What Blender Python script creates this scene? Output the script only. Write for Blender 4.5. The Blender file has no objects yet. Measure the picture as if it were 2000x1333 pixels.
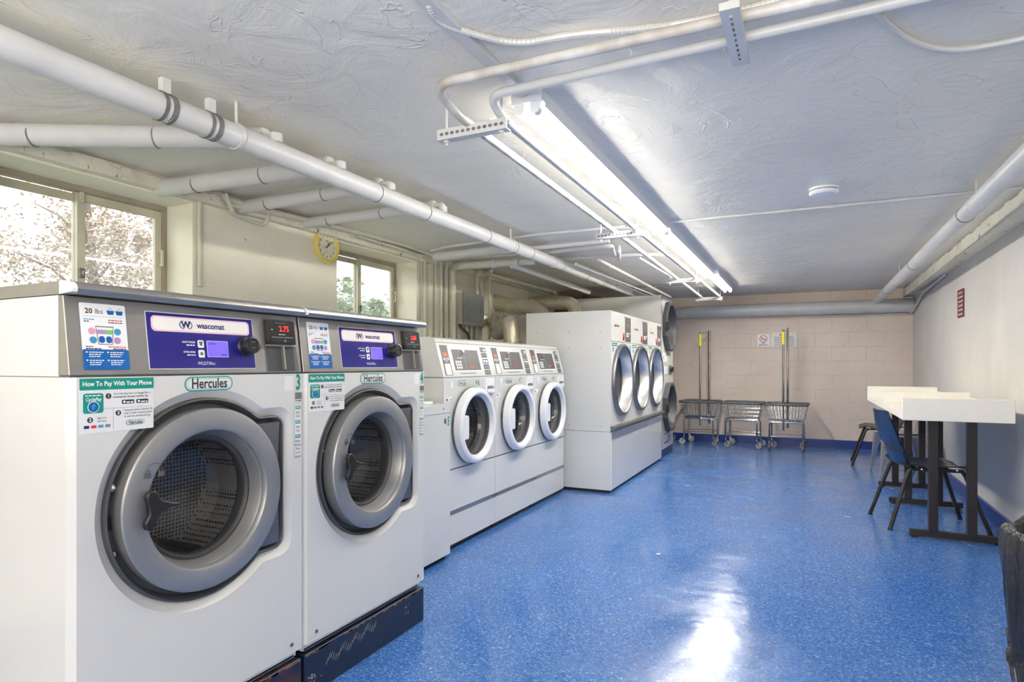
import bpy, math, random
from mathutils import Vector, Matrix
random.seed(7)
PI = math.pi
scene = bpy.context.scene
COL = scene.collection

# ---------------------------------------------------------------- camera
FPX, HZ, VPX, CAMH = 1200.0, 713.0, 1572.0, 1.15
TH = math.atan((VPX - 1000.0) / FPX)
cd = bpy.data.cameras.new('camera')
cam = bpy.data.objects.new('camera', cd)
COL.objects.link(cam)
cam.location = (0, 0, CAMH)
cam.rotation_euler = (PI / 2, 0, TH)
cd.sensor_width = 36.0
cd.lens = 36.0 * FPX / 2000.0
cd.shift_y = (HZ - 666.5) / 2000.0
cd.clip_start = 0.05
scene.camera = cam

# ---------------------------------------------------------------- world, exposure
w = bpy.data.worlds.new('world')
scene.world = w
w.use_nodes = True
bg = w.node_tree.nodes['Background']
bg.inputs[0].default_value = (1.0, 0.98, 0.95, 1)
bg.inputs[1].default_value = 2.6
scene.view_settings.view_transform = 'Standard'
scene.view_settings.look = 'None'
scene.view_settings.gamma = 1.0
scene.view_settings.exposure = 1.25
scene.view_settings.use_curve_mapping = False
scene.cycles.max_bounces = 10
scene.cycles.diffuse_bounces = 8
scene.cycles.transparent_max_bounces = 16
scene.cycles.caustics_reflective = False
scene.cycles.caustics_refractive = False
scene.cycles.sample_clamp_indirect = 10.0
TUBE_STRENGTH = 35.0
def area_light(name, loc, target, sx, sy, power, col=(1, 1, 1)):
    l = bpy.data.lights.new(name, 'AREA'); l.shape = 'RECTANGLE'; l.size = sx; l.size_y = sy; l.energy = power; l.color = col
    o = bpy.data.objects.new(name, l); COL.objects.link(o); o.location = loc
    o.rotation_euler = (Vector(target) - Vector(loc)).to_track_quat('-Z', 'Y').to_euler()
    return o
# added fill lamps behind the viewer: one up at the ceiling, one forward
area_light('ceiling_fill', (0.0, -2.5, 1.0), (0.0, -2.4, 3.6), 2.2, 3.6, 165, (1.0, .93, .80))
area_light('forward_fill', (.3, -4.4, 1.2), (-.3, 6.0, 1.1), 1.6, 1.8, 4, (1.0, .93, .80))

# room measures
CEIL = 2.17
XL, XR0, XR1 = -3.16, 1.22, 1.29      # left wall; right wall near / far
YB, YF = 9.62, -4.6
# wall recess of the windows
XW = -3.38

# ---------------------------------------------------------------- photo ray helpers
_F = Vector((-math.sin(TH), math.cos(TH), 0)); _R = Vector((math.cos(TH), math.sin(TH), 0))
def ray(px, py): return _F + _R * ((px - 1000) / FPX) + Vector((0, 0, (HZ - py) / FPX))
def at_x(px, py, X):
    d = ray(px, py); t = X / d.x; return Vector((X, d.y * t, CAMH + d.z * t))
def at_y(px, py, Y):
    d = ray(px, py); t = Y / d.y; return Vector((d.x * t, Y, CAMH + d.z * t))
def at_z(px, py, Z):
    d = ray(px, py); t = (Z - CAMH) / d.z; return Vector((d.x * t, d.y * t, Z))

# ---------------------------------------------------------------- materials
def srgb(r, g, b):
    f = lambda c: (c / 255 / 12.92) if c / 255 <= 0.04045 else ((c / 255 + 0.055) / 1.055) ** 2.4
    return (f(r), f(g), f(b), 1)
MATS = {}
def mat(name, col, rough=0.5, metal=0.0, emit=0, coat=0.0, spec=0.5, trans=0.0, alpha=1.0, bump=None, vary=None, ecol=None):
    """bump=(scale,strength,dist[,stretch])  vary=(scale, colour2, amount)"""
    m = bpy.data.materials.new(name); m.use_nodes = True
    nt = m.node_tree; b = nt.nodes['Principled BSDF']
    b.inputs['Base Color'].default_value = col
    b.inputs['Roughness'].default_value = rough
    b.inputs['Metallic'].default_value = metal
    b.inputs['Coat Weight'].default_value = coat
    b.inputs['Specular IOR Level'].default_value = spec
    b.inputs['Transmission Weight'].default_value = trans
    if emit:
        b.inputs['Emission Color'].default_value = ecol or col
        b.inputs['Emission Strength'].default_value = emit
    tc = nt.nodes.new('ShaderNodeTexCoord')
    if vary:
        n = nt.nodes.new('ShaderNodeTexNoise'); n.inputs['Scale'].default_value = vary[0]; n.inputs['Detail'].default_value = 5
        nt.links.new(tc.outputs['Object'], n.inputs['Vector'])
        r = nt.nodes.new('ShaderNodeMapRange'); r.inputs[1].default_value = 0.35; r.inputs[2].default_value = 0.75
        r.inputs[3].default_value = 0; r.inputs[4].default_value = vary[2]
        nt.links.new(n.outputs[0], r.inputs[0])
        mx = nt.nodes.new('ShaderNodeMix'); mx.data_type = 'RGBA'
        mx.inputs[6].default_value = col; mx.inputs[7].default_value = vary[1]
        nt.links.new(r.outputs[0], mx.inputs[0]); nt.links.new(mx.outputs[2], b.inputs['Base Color'])
    if bump:
        n = nt.nodes.new('ShaderNodeTexNoise'); n.inputs['Scale'].default_value = bump[0]; n.inputs['Detail'].default_value = 4
        if len(bump) > 3:
            mp = nt.nodes.new('ShaderNodeMapping'); mp.inputs['Scale'].default_value = bump[3]
            nt.links.new(tc.outputs['Object'], mp.inputs[0]); nt.links.new(mp.outputs[0], n.inputs['Vector'])
        else: nt.links.new(tc.outputs['Object'], n.inputs['Vector'])
        bp = nt.nodes.new('ShaderNodeBump'); bp.inputs['Strength'].default_value = bump[1]; bp.inputs['Distance'].default_value = bump[2]
        nt.links.new(n.outputs[0], bp.inputs['Height']); nt.links.new(bp.outputs[0], b.inputs['Normal'])
    MATS[name] = m
    return m

WHITE = mat('white_enamel', srgb(216, 216, 213), 0.22, coat=0.3, bump=(90, 0.04, 0.001), vary=(1.5, srgb(211, 211, 209), 1))
WHITE2 = mat('white_plastic', srgb(236, 237, 240), 0.3, vary=(3, srgb(230, 231, 234), 1))
SEAM = mat('seam_grey', srgb(120, 122, 126), 0.6, vary=(30, srgb(90, 92, 95), 1))
STEEL = mat('brushed_steel', srgb(176, 173, 168), 0.36, 0.85, bump=(60, 0.12, 0.002, (1, 1, 60)), vary=(6, srgb(160, 156, 150), 1))
DRYIN = mat('bright_door_steel', srgb(186, 186, 188), 0.3, 0.85, vary=(6, srgb(190, 190, 192), 1))
STICK = mat('sticker_white', srgb(228, 229, 230), 0.35, vary=(9, srgb(223, 224, 226), 1))
STEELD = mat('dark_steel', srgb(132, 134, 138), 0.38, 0.8, vary=(4, srgb(112, 112, 116), 1))
DOORG = mat('door_grey', srgb(160, 161, 163), 0.38, 0.55, bump=(300, 0.05, 0.001), vary=(4, srgb(146, 147, 150), 1))
GASK = mat('gasket_dark_grey', srgb(78, 79, 82), 0.42, vary=(8, srgb(66, 67, 70), 1))
BLACK = mat('black_plastic', srgb(30, 30, 32), 0.3, vary=(20, srgb(38, 38, 40), 1))
BLACKM = mat('black_metal', srgb(34, 32, 34), 0.38, 0.1, vary=(25, srgb(60, 48, 42), 0.6))
CHROME = mat('chrome', srgb(200, 200, 202), 0.16, 1.0, vary=(9, srgb(170, 170, 172), 1))
GALV = mat('galvanised_duct', srgb(214, 210, 196), 0.32, 0.45, bump=(12, 0.15, 0.006), vary=(7, srgb(194, 186, 160), 1))
BLUEP = mat('blue_control_film', srgb(38, 32, 138), 0.25, coat=0.4, vary=(5, srgb(30, 24, 118), 1))
CREAMW = mat('cream_white_label', srgb(244, 240, 238), 0.4, vary=(9, srgb(238, 234, 232), 1))
PINK = mat('pink_line', srgb(226, 160, 190), 0.4, vary=(9, srgb(216, 150, 180), 1))
LABELW = mat('white_label', srgb(240, 242, 245), 0.35, vary=(9, srgb(235, 237, 240), 1))
TEAL = mat('teal_ink', srgb(0, 150, 132), 0.4, vary=(9, srgb(0, 142, 124), 1))
INK = mat('dark_ink', srgb(52, 54, 60), 0.5, vary=(9, srgb(44, 46, 52), 1))
INKG = mat('grey_ink', srgb(130, 134, 140), 0.5, vary=(9, srgb(120, 124, 130), 1))
NAVY = mat('navy_ink', srgb(28, 34, 98), 0.4, vary=(9, srgb(24, 30, 90), 1))
LBLUE = mat('label_blue', srgb(0, 98, 176), 0.4, vary=(9, srgb(0, 92, 168), 1))
CYAN = mat('cyan_ink', srgb(70, 150, 200), 0.4, vary=(9, srgb(60, 140, 190), 1))
VIOL = mat('violet_ink', srgb(190, 140, 200), 0.4, vary=(9, srgb(180, 130, 190), 1))
GREENI = mat('green_ink', srgb(130, 200, 110), 0.4, vary=(9, srgb(120, 190, 100), 1))
PANELG = mat('charcoal_panel', srgb(92, 90, 90), 0.4, vary=(9, srgb(84, 82, 82), 1))
RED = mat('red_print', srgb(215, 60, 45), 0.4, vary=(9, srgb(205, 54, 40), 1))
ORANGE = mat('orange_print', srgb(226, 106, 62), 0.4, vary=(9, srgb(216, 98, 56), 1))
GREENB = mat('green_button', srgb(20, 150, 92), 0.4, vary=(9, srgb(18, 140, 84), 1))
LED = mat('red_led', srgb(255, 40, 30), 0.4, emit=2.5, ecol=srgb(255, 30, 25), vary=(9, srgb(250, 36, 28), 1))
LCD = mat('violet_lcd', srgb(110, 92, 215), 0.25, emit=0.35, ecol=srgb(110, 92, 215), vary=(12, srgb(96, 78, 200), 1))
PURPLE = mat('lcd_ink', srgb(88, 70, 176), 0.3, vary=(12, srgb(80, 62, 166), 1))
PIPEW = mat('white_painted_pipe', srgb(208, 208, 208), 0.35, bump=(14, 0.25, 0.006), vary=(6, srgb(194, 194, 194), 0.8))
PIPEC = mat('cream_painted_pipe', srgb(206, 205, 190), 0.4, bump=(18, 0.25, 0.006), vary=(6, srgb(188, 187, 172), 0.8))
PIPER = mat('rusty_white_pipe', srgb(212, 212, 210), 0.45, bump=(18, 0.3, 0.006), vary=(9, srgb(150, 130, 104), 0.8))
BAND = mat('pipe_gap_grey', srgb(128, 128, 126), 0.7, vary=(30, srgb(80, 78, 76), 1))
FRAMEW = mat('window_frame_cream', srgb(196, 193, 174), 0.45, vary=(6, srgb(180, 176, 158), 1))
FRAMEB = mat('window_frame_taupe', srgb(160, 150, 138), 0.45, vary=(6, srgb(146, 136, 124), 1))
YCLOCK = mat('yellow_plastic', srgb(232, 212, 120), 0.35, vary=(6, srgb(224, 202, 108), 1))
CFACE = mat('clock_face_cream', srgb(238, 232, 205), 0.5, vary=(6, srgb(232, 226, 198), 1))
TABLEW = mat('white_laminate', srgb(238, 235, 226), 0.35, vary=(6, srgb(232, 229, 220), 1))
CHBLUE = mat('blue_plastic', srgb(22, 42, 72), 0.32, vary=(8, srgb(24, 52, 98), 1))
BASEBL = mat('navy_base_paint', srgb(24, 38, 66), 0.38, bump=(40, 0.2, 0.003), vary=(9, srgb(40, 44, 60), 0.6))
BASERU = mat('rusty_navy_base_paint', srgb(26, 38, 66), 0.45, bump=(40, 0.2, 0.003), vary=(14, srgb(104, 66, 46), 0.9))
SCRATCH = mat('bare_scratch', srgb(206, 200, 186), 0.7, vary=(40, srgb(150, 140, 122), 1))
RUSTE = mat('worn_edge', srgb(140, 106, 74), 0.7, vary=(40, srgb(70, 52, 42), 1))
BAGM = mat('black_liner', srgb(36, 36, 40), 0.18, bump=(9, 0.9, 0.03, (6, 6, 1)), vary=(5, srgb(60, 58, 62), 1))
CANM = mat('grey_bin', srgb(90, 92, 96), 0.5, vary=(5, srgb(80, 82, 86), 1))
BUMPER = mat('grey_rubber_bumper', srgb(98, 102, 106), 0.5, vary=(15, srgb(70, 74, 78), 1))
WHEEL = mat('grey_wheel', srgb(160, 160, 158), 0.5, vary=(15, srgb(140, 140, 138), 1))
YELLOW = mat('yellow_sleeve', srgb(238, 226, 20), 0.4, vary=(15, srgb(228, 216, 16), 1))
MAROON = mat('maroon_sign', srgb(122, 40, 42), 0.4, vary=(15, srgb(112, 36, 38), 1))
BOXG = mat('panel_box_grey', srgb(134, 136, 136), 0.45, vary=(7, srgb(120, 122, 122), 1))
KICKB = mat('blue_kick', srgb(38, 50, 92), 0.4, vary=(7, srgb(34, 46, 86), 1))
LEAFG = mat('leaf_green', srgb(104, 130, 96), 0.6, vary=(3, srgb(140, 156, 130), 1))
LEAFB = mat('leaf_tan', srgb(176, 150, 130), 0.6, vary=(3, srgb(140, 140, 122), 1))
GRASS = mat('lawn', srgb(96, 112, 76), 0.9, vary=(6, srgb(80, 96, 60), 1))
BARK = mat('bark', srgb(96, 80, 66), 0.9, bump=(30, 0.5, 0.01), vary=(6, srgb(80, 66, 54), 1))
WOODT = mat('pipe_wrap_brown', srgb(120, 96, 72), 0.8, vary=(20, srgb(80, 62, 46), 1))
CABLEY = mat('yellow_cable', srgb(190, 160, 70), 0.5, vary=(20, srgb(170, 140, 60), 1))

def emitter(name, col, strength):
    m = bpy.data.materials.new(name); m.use_nodes = True
    nt = m.node_tree; nt.nodes.clear()
    e = nt.nodes.new('ShaderNodeEmission'); o = nt.nodes.new('ShaderNodeOutputMaterial')
    e.inputs[0].default_value = col; e.inputs[1].default_value = strength
    nt.links.new(e.outputs[0], o.inputs[0])
    return m
TUBE = emitter('fluorescent_tube', (1.0, 0.945, 0.83, 1), TUBE_STRENGTH)

def glassy(name, tint, rough, gl=0.12, haze=0.0, hazecol=(0.8, 0.8, 0.85, 1)):
    """thin pane: tinted transparency + fresnel gloss (+ a little diffuse dust)"""
    m = bpy.data.materials.new(name); m.use_nodes = True
    nt = m.node_tree; nt.nodes.clear()
    t = nt.nodes.new('ShaderNodeBsdfTransparent'); t.inputs[0].default_value = tint
    g = nt.nodes.new('ShaderNodeBsdfGlossy'); g.inputs['Roughness'].default_value = rough
    d = nt.nodes.new('ShaderNodeBsdfDiffuse'); d.inputs[0].default_value = hazecol
    lw = nt.nodes.new('ShaderNodeLayerWeight'); lw.inputs[0].default_value = 0.5
    fr = nt.nodes.new('ShaderNodeMath'); fr.operation = 'POWER'; fr.inputs[1].default_value = 5.0; nt.links.new(lw.outputs['Facing'], fr.inputs[0])
    ad = nt.nodes.new('ShaderNodeMath'); ad.operation = 'ADD'; ad.inputs[1].default_value = gl + 0.03; ad.use_clamp = True
    m1 = nt.nodes.new('ShaderNodeMixShader'); m2 = nt.nodes.new('ShaderNodeMixShader')
    tc = nt.nodes.new('ShaderNodeTexCoord'); n = nt.nodes.new('ShaderNodeTexNoise'); n.inputs['Scale'].default_value = 60
    nt.links.new(tc.outputs['Object'], n.inputs['Vector'])
    mu = nt.nodes.new('ShaderNodeMath'); mu.operation = 'MULTIPLY'; mu.inputs[1].default_value = haze * 2
    nt.links.new(n.outputs[0], mu.inputs[0]); nt.links.new(mu.outputs[0], m1.inputs[0])
    nt.links.new(t.outputs[0], m1.inputs[1]); nt.links.new(d.outputs[0], m1.inputs[2])
    nt.links.new(fr.outputs[0], ad.inputs[0]); nt.links.new(ad.outputs[0], m2.inputs[0])
    nt.links.new(m1.outputs[0], m2.inputs[1]); nt.links.new(g.outputs[0], m2.inputs[2])
    o = nt.nodes.new('ShaderNodeOutputMaterial'); nt.links.new(m2.outputs[0], o.inputs[0])
    return m
WINGLASS = glassy('window_glass', (0.93, 0.95, 0.95, 1), 0.03, 0.0, 0.22)
DOORGLASS = glassy('door_glass', (0.66, 0.66, 0.68, 1), 0.04, 0.02, 0.01)
SMALLGLASS = glassy('small_door_glass', (0.5, 0.5, 0.52, 1), 0.05, 0.03, 0.01)
DRYGLASS = glassy('dryer_glass', (0.6, 0.6, 0.62, 1), 0.04, 0.03, 0.02)

def drum_mat(flat):
    m = bpy.data.materials.new('perforated_drum_back' if flat else 'perforated_drum_wall'); m.use_nodes = True
    nt = m.node_tree; b = nt.nodes['Principled BSDF']
    b.inputs['Metallic'].default_value = 0.3; b.inputs['Roughness'].default_value = 0.4
    tc = nt.nodes.new('ShaderNodeTexCoord'); v = nt.nodes.new('ShaderNodeTexVoronoi')
    v.voronoi_dimensions = '2D' if flat else '3D'; v.inputs['Scale'].default_value = 80; v.inputs['Randomness'].default_value = 0.15
    mp = nt.nodes.new('ShaderNodeMapping'); mp.inputs['Rotation'].default_value = (PI / 2, 0, 0)
    nt.links.new(tc.outputs['Object'], mp.inputs[0]); nt.links.new(mp.outputs[0], v.inputs['Vector'])
    r = nt.nodes.new('ShaderNodeValToRGB'); r.color_ramp.elements[0].position = 0.30; r.color_ramp.elements[1].position = 0.38
    r.color_ramp.elements[0].color = (0.01, 0.01, 0.012, 1); r.color_ramp.elements[1].color = srgb(190, 189, 188)
    nt.links.new(v.outputs['Distance'], r.inputs[0]); nt.links.new(r.outputs[0], b.inputs['Base Color'])
    return m
DRUM = drum_mat(False); DRUMB = drum_mat(True)

def plaster(name, col, col2, dark, scale=1.0, rough=0.45, bstr=0.5, bdist=0.02, lines=None, speck=0.68, brick=None):
    """painted concrete: tone noise, sparse chips, trowel bump; lines=(axis mapping scale) board marks"""
    m = bpy.data.materials.new(name); m.use_nodes = True
    nt = m.node_tree; b = nt.nodes['Principled BSDF']; L = nt.links.new
    b.inputs['Roughness'].default_value = rough
    tc = nt.nodes.new('ShaderNodeTexCoord')
    n1 = nt.nodes.new('ShaderNodeTexNoise'); n1.inputs['Scale'].default_value = 1.1 * scale; n1.inputs['Detail'].default_value = 6
    n1.inputs['Distortion'].default_value = 0.6
    L(tc.outputs['Object'], n1.inputs['Vector'])
    rr = nt.nodes.new('ShaderNodeMapRange'); rr.inputs[1].default_value = 0.38; rr.inputs[2].default_value = 0.62
    L(n1.outputs[0], rr.inputs[0])
    mx = nt.nodes.new('ShaderNodeMix'); mx.data_type = 'RGBA'; mx.inputs[6].default_value = col; mx.inputs[7].default_value = col2
    L(rr.outputs[0], mx.inputs[0])
    # chips
    n2 = nt.nodes.new('ShaderNodeTexNoise'); n2.inputs['Scale'].default_value = 11 * scale; n2.inputs['Detail'].default_value = 8; n2.inputs['Roughness'].default_value = 0.62
    L(tc.outputs['Object'], n2.inputs['Vector'])
    r2 = nt.nodes.new('ShaderNodeMapRange'); r2.inputs[1].default_value = speck; r2.inputs[2].default_value = speck + 0.02
    L(n2.outputs[0], r2.inputs[0])
    mx2 = nt.nodes.new('ShaderNodeMix'); mx2.data_type = 'RGBA'; mx2.inputs[7].default_value = dark
    L(r2.outputs[0], mx2.inputs[0]); L(mx.outputs[2], mx2.inputs[6]); L(mx2.outputs[2], b.inputs['Base Color'])
    # bump: fine + ridges
    n3 = nt.nodes.new('ShaderNodeTexNoise'); n3.inputs['Scale'].default_value = 3.0 * scale; n3.inputs['Detail'].default_value = 9
    n3.inputs['Roughness'].default_value = 0.6; n3.inputs['Distortion'].default_value = 1.2
    L(tc.outputs['Object'], n3.inputs['Vector'])
    n4 = nt.nodes.new('ShaderNodeTexNoise'); n4.inputs['Scale'].default_value = 2.2 * scale; n4.inputs['Detail'].default_value = 3; n4.inputs['Distortion'].default_value = 2.0
    L(tc.outputs['Object'], n4.inputs['Vector'])
    # thin ridge lines where n4 crosses 0.5
    s = nt.nodes.new('ShaderNodeMath'); s.operation = 'SUBTRACT'; s.inputs[1].default_value = 0.5; L(n4.outputs[0], s.inputs[0])
    a = nt.nodes.new('ShaderNodeMath'); a.operation = 'ABSOLUTE'; L(s.outputs[0], a.inputs[0])
    r4 = nt.nodes.new('ShaderNodeMapRange'); r4.inputs[1].default_value = 0.0; r4.inputs[2].default_value = 0.008; r4.inputs[3].default_value = 0.12; r4.inputs[4].default_value = 0
    L(a.outputs[0], r4.inputs[0])
    ad = nt.nodes.new('ShaderNodeMath'); ad.operation = 'ADD'; L(n3.outputs[0], ad.inputs[0]); L(r4.outputs[0], ad.inputs[1])
    h = ad.outputs[0]
    if lines:
        mp = nt.nodes.new('ShaderNodeMapping'); mp.inputs['Scale'].default_value = lines; L(tc.outputs['Object'], mp.inputs[0])
        n5 = nt.nodes.new('ShaderNodeTexNoise'); n5.inputs['Scale'].default_value = 1.0; n5.inputs['Detail'].default_value = 4
        L(mp.outputs[0], n5.inputs['Vector'])
        a5 = nt.nodes.new('ShaderNodeMath'); a5.operation = 'MULTIPLY_ADD'; a5.inputs[1].default_value = 0.8
        L(n5.outputs[0], a5.inputs[0]); L(h, a5.inputs[2]); h = a5.outputs[0]
    if brick:
        mp = nt.nodes.new('ShaderNodeMapping'); mp.inputs['Rotation'].default_value = brick; L(tc.outputs['Object'], mp.inputs[0])
        bt = nt.nodes.new('ShaderNodeTexBrick'); bt.inputs['Scale'].default_value = 1.0
        bt.inputs['Brick Width'].default_value = 0.42; bt.inputs['Row Height'].default_value = 0.2
        bt.inputs['Mortar Size'].default_value = 0.005; bt.inputs['Mortar Smooth'].default_value = 0.6
        bt.inputs['Color1'].default_value = (1, 1, 1, 1); bt.inputs['Color2'].default_value = (1, 1, 1, 1); bt.inputs['Mortar'].default_value = (0, 0, 0, 1)
        L(mp.outputs[0], bt.inputs['Vector'])
        a6 = nt.nodes.new('ShaderNodeMath'); a6.operation = 'MULTIPLY_ADD'; a6.inputs[1].default_value = 0.5
        L(bt.outputs['Color'], a6.inputs[0]); L(h, a6.inputs[2]); h = a6.outputs[0]
    bp = nt.nodes.new('ShaderNodeBump'); bp.inputs['Strength'].default_value = bstr; bp.inputs['Distance'].default_value = bdist
    L(h, bp.inputs['Height']); L(bp.outputs[0], b.inputs['Normal'])
    return m
M_CEIL = plaster('ceiling_paint', srgb(233, 229, 221), srgb(225, 221, 213), srgb(184, 182, 178), 1.0, 0.42, 0.5, 0.035, speck=0.74)
M_WL = plaster('left_wall_paint', srgb(234, 231, 216), srgb(222, 219, 202), srgb(130, 124, 104), 1.2, 0.5, 0.45, 0.02, lines=(0.4, 0.4, 7), speck=0.70)
M_WB = plaster('back_wall_paint', srgb(234, 219, 206), srgb(226, 210, 196), srgb(150, 138, 128), 1.2, 0.5, 0.5, 0.025, speck=0.71, brick=(PI / 2, 0, 0))
M_WR = plaster('right_wall_paint', srgb(208, 205, 201), srgb(198, 195, 191), srgb(170, 164, 156), 1.2, 0.5, 0.5, 0.025, lines=(0.4, 0.4, 7), speck=0.71)
M_PIER = plaster('shade_dark_concrete', srgb(128, 114, 100), srgb(110, 98, 86), srgb(84, 76, 68), 1.2, 0.7, 0.5, 0.02)  # concrete tone darkened to carry the shadow of the far corner
M_BEAM = plaster('beam_paint', srgb(230, 226, 212), srgb(216, 212, 196), srgb(92, 86, 76), 1.6, 0.55, 0.8, 0.04, speck=0.635)

def floor_mat():
    m = bpy.data.materials.new('blue_vinyl_tiles'); m.use_nodes = True
    nt = m.node_tree; b = nt.nodes['Principled BSDF']; L = nt.links.new
    N = nt.nodes.new
    tc = N('ShaderNodeTexCoord')
    mp = N('ShaderNodeMapping'); mp.inputs['Scale'].default_value = (1.0, 1.0, 1); mp.inputs['Rotation'].default_value = (0, 0, 0.5)
    L(tc.outputs['Object'], mp.inputs[0])
    n = N('ShaderNodeTexNoise'); n.inputs['Scale'].default_value = 105; n.inputs['Detail'].default_value = 3; n.inputs['Roughness'].default_value = 0.6; n.inputs['Distortion'].default_value = 0.8
    L(mp.outputs[0], n.inputs['Vector'])
    cr = N('ShaderNodeValToRGB'); e = cr.color_ramp.elements
    e[0].position = 0.34; e[0].color = srgb(34, 78, 146)
    e[1].position = 0.70; e[1].color = srgb(138, 168, 210)
    x = cr.color_ramp.elements.new(0.46); x.color = srgb(52, 98, 166)
    x = cr.color_ramp.elements.new(0.58); x.color = srgb(70, 116, 180)
    L(n.outputs[0], cr.inputs[0])
    # per tile tone + joints
    br = N('ShaderNodeTexBrick'); br.offset = 0.0; br.inputs['Scale'].default_value = 1.0
    br.inputs['Brick Width'].default_value = 0.305; br.inputs['Row Height'].default_value = 0.305
    br.inputs['Mortar Size'].default_value = 0.0012; br.inputs['Mortar Smooth'].default_value = 0.2
    br.inputs['Color1'].default_value = (0.94, 0.94, 0.96, 1); br.inputs['Color2'].default_value = (1.04, 1.04, 1.0, 1); br.inputs['Mortar'].default_value = (0.72, 0.72, 0.76, 1)
    L(tc.outputs['Object'], br.inputs['Vector'])
    mx = N('ShaderNodeMix'); mx.data_type = 'RGBA'; mx.blend_type = 'MULTIPLY'; mx.inputs[0].default_value = 1.0
    L(cr.outputs[0], mx.inputs[6]); L(br.outputs['Color'], mx.inputs[7]); L(mx.outputs[2], b.inputs['Base Color'])
    # worn patches of the wax
    n2 = N('ShaderNodeTexNoise'); n2.inputs['Scale'].default_value = 1.8; n2.inputs['Detail'].default_value = 5
    L(tc.outputs['Object'], n2.inputs['Vector'])
    r2 = N('ShaderNodeMapRange'); r2.inputs[1].default_value = 0.35; r2.inputs[2].default_value = 0.7; r2.inputs[3].default_value = 0.12; r2.inputs[4].default_value = 0.30
    L(n2.outputs[0], r2.inputs[0]); L(r2.outputs[0], b.inputs['Roughness'])
    b.inputs['Specular IOR Level'].default_value = 0.6
    n3 = N('ShaderNodeTexNoise'); n3.inputs['Scale'].default_value = 7; n3.inputs['Detail'].default_value = 2
    L(tc.outputs['Object'], n3.inputs['Vector'])
    ad = N('ShaderNodeMath'); ad.operation = 'MULTIPLY_ADD'; ad.inputs[1].default_value = 0.05; L(n.outputs[0], ad.inputs[0]); L(n3.outputs[0], ad.inputs[2])
    bp = N('ShaderNodeBump'); bp.inputs['Strength'].default_value = 0.42; bp.inputs['Distance'].default_value = 0.01
    L(ad.outputs[0], bp.inputs['Height']); L(bp.outputs[0], b.inputs['Normal'])
    return m
M_FLOOR = floor_mat()
M_BASE = mat('blue_baseboard_paint', srgb(34, 62, 138), 0.3, bump=(20, 0.2, 0.004), vary=(5, srgb(28, 54, 124), 1))

# ---------------------------------------------------------------- mesh builder
_text = {}
def text_mesh(s, bold):
    k = (s, bold)
    if k not in _text:
        cu = bpy.data.curves.new('t', 'FONT'); cu.body = s; cu.size = 1.0
        cu.offset = bold; cu.resolution_u = 2; cu.align_x = 'CENTER'; cu.align_y = 'CENTER'
        o = bpy.data.objects.new('t', cu)
        me = o.to_mesh()
        _text[k] = ([v.co.copy() for v in me.vertices], [tuple(p.vertices) for p in me.polygons])
        o.to_mesh_clear(); bpy.data.objects.remove(o); bpy.data.curves.remove(cu)
    return _text[k]

def rrect(x0, x1, z0, z1, r, n=5):
    r = min(r, (x1 - x0) / 2, (z1 - z0) / 2); p = []
    for cx, cz, a0 in ((x1 - r, z0 + r, -PI / 2), (x1 - r, z1 - r, 0), (x0 + r, z1 - r, PI / 2), (x0 + r, z0 + r, PI)):
        for i in range(n + 1):
            a = a0 + PI / 2 * i / n; p.append((cx + r * math.cos(a), cz + r * math.sin(a)))
    return p
def circ(cx, cz, r, n=24): return [(cx + r * math.cos(2 * PI * i / n), cz + r * math.sin(2 * PI * i / n)) for i in range(n)]

def fil(pts, rad, n=6):
    """round the corners of a polyline"""
    pts = [Vector(p) for p in pts]; out = [pts[0]]
    for i in range(1, len(pts) - 1):
        a, b, c = pts[i - 1], pts[i], pts[i + 1]
        d1 = (a - b); d2 = (c - b)
        r = min(rad, d1.length * 0.49, d2.length * 0.49)
        p0 = b + d1.normalized() * r; p2 = b + d2.normalized() * r
        for k in range(n + 1):
            t = k / n; out.append(p0 * (1 - t) ** 2 + b * 2 * t * (1 - t) + p2 * t * t)
    out.append(pts[-1]); return out

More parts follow.
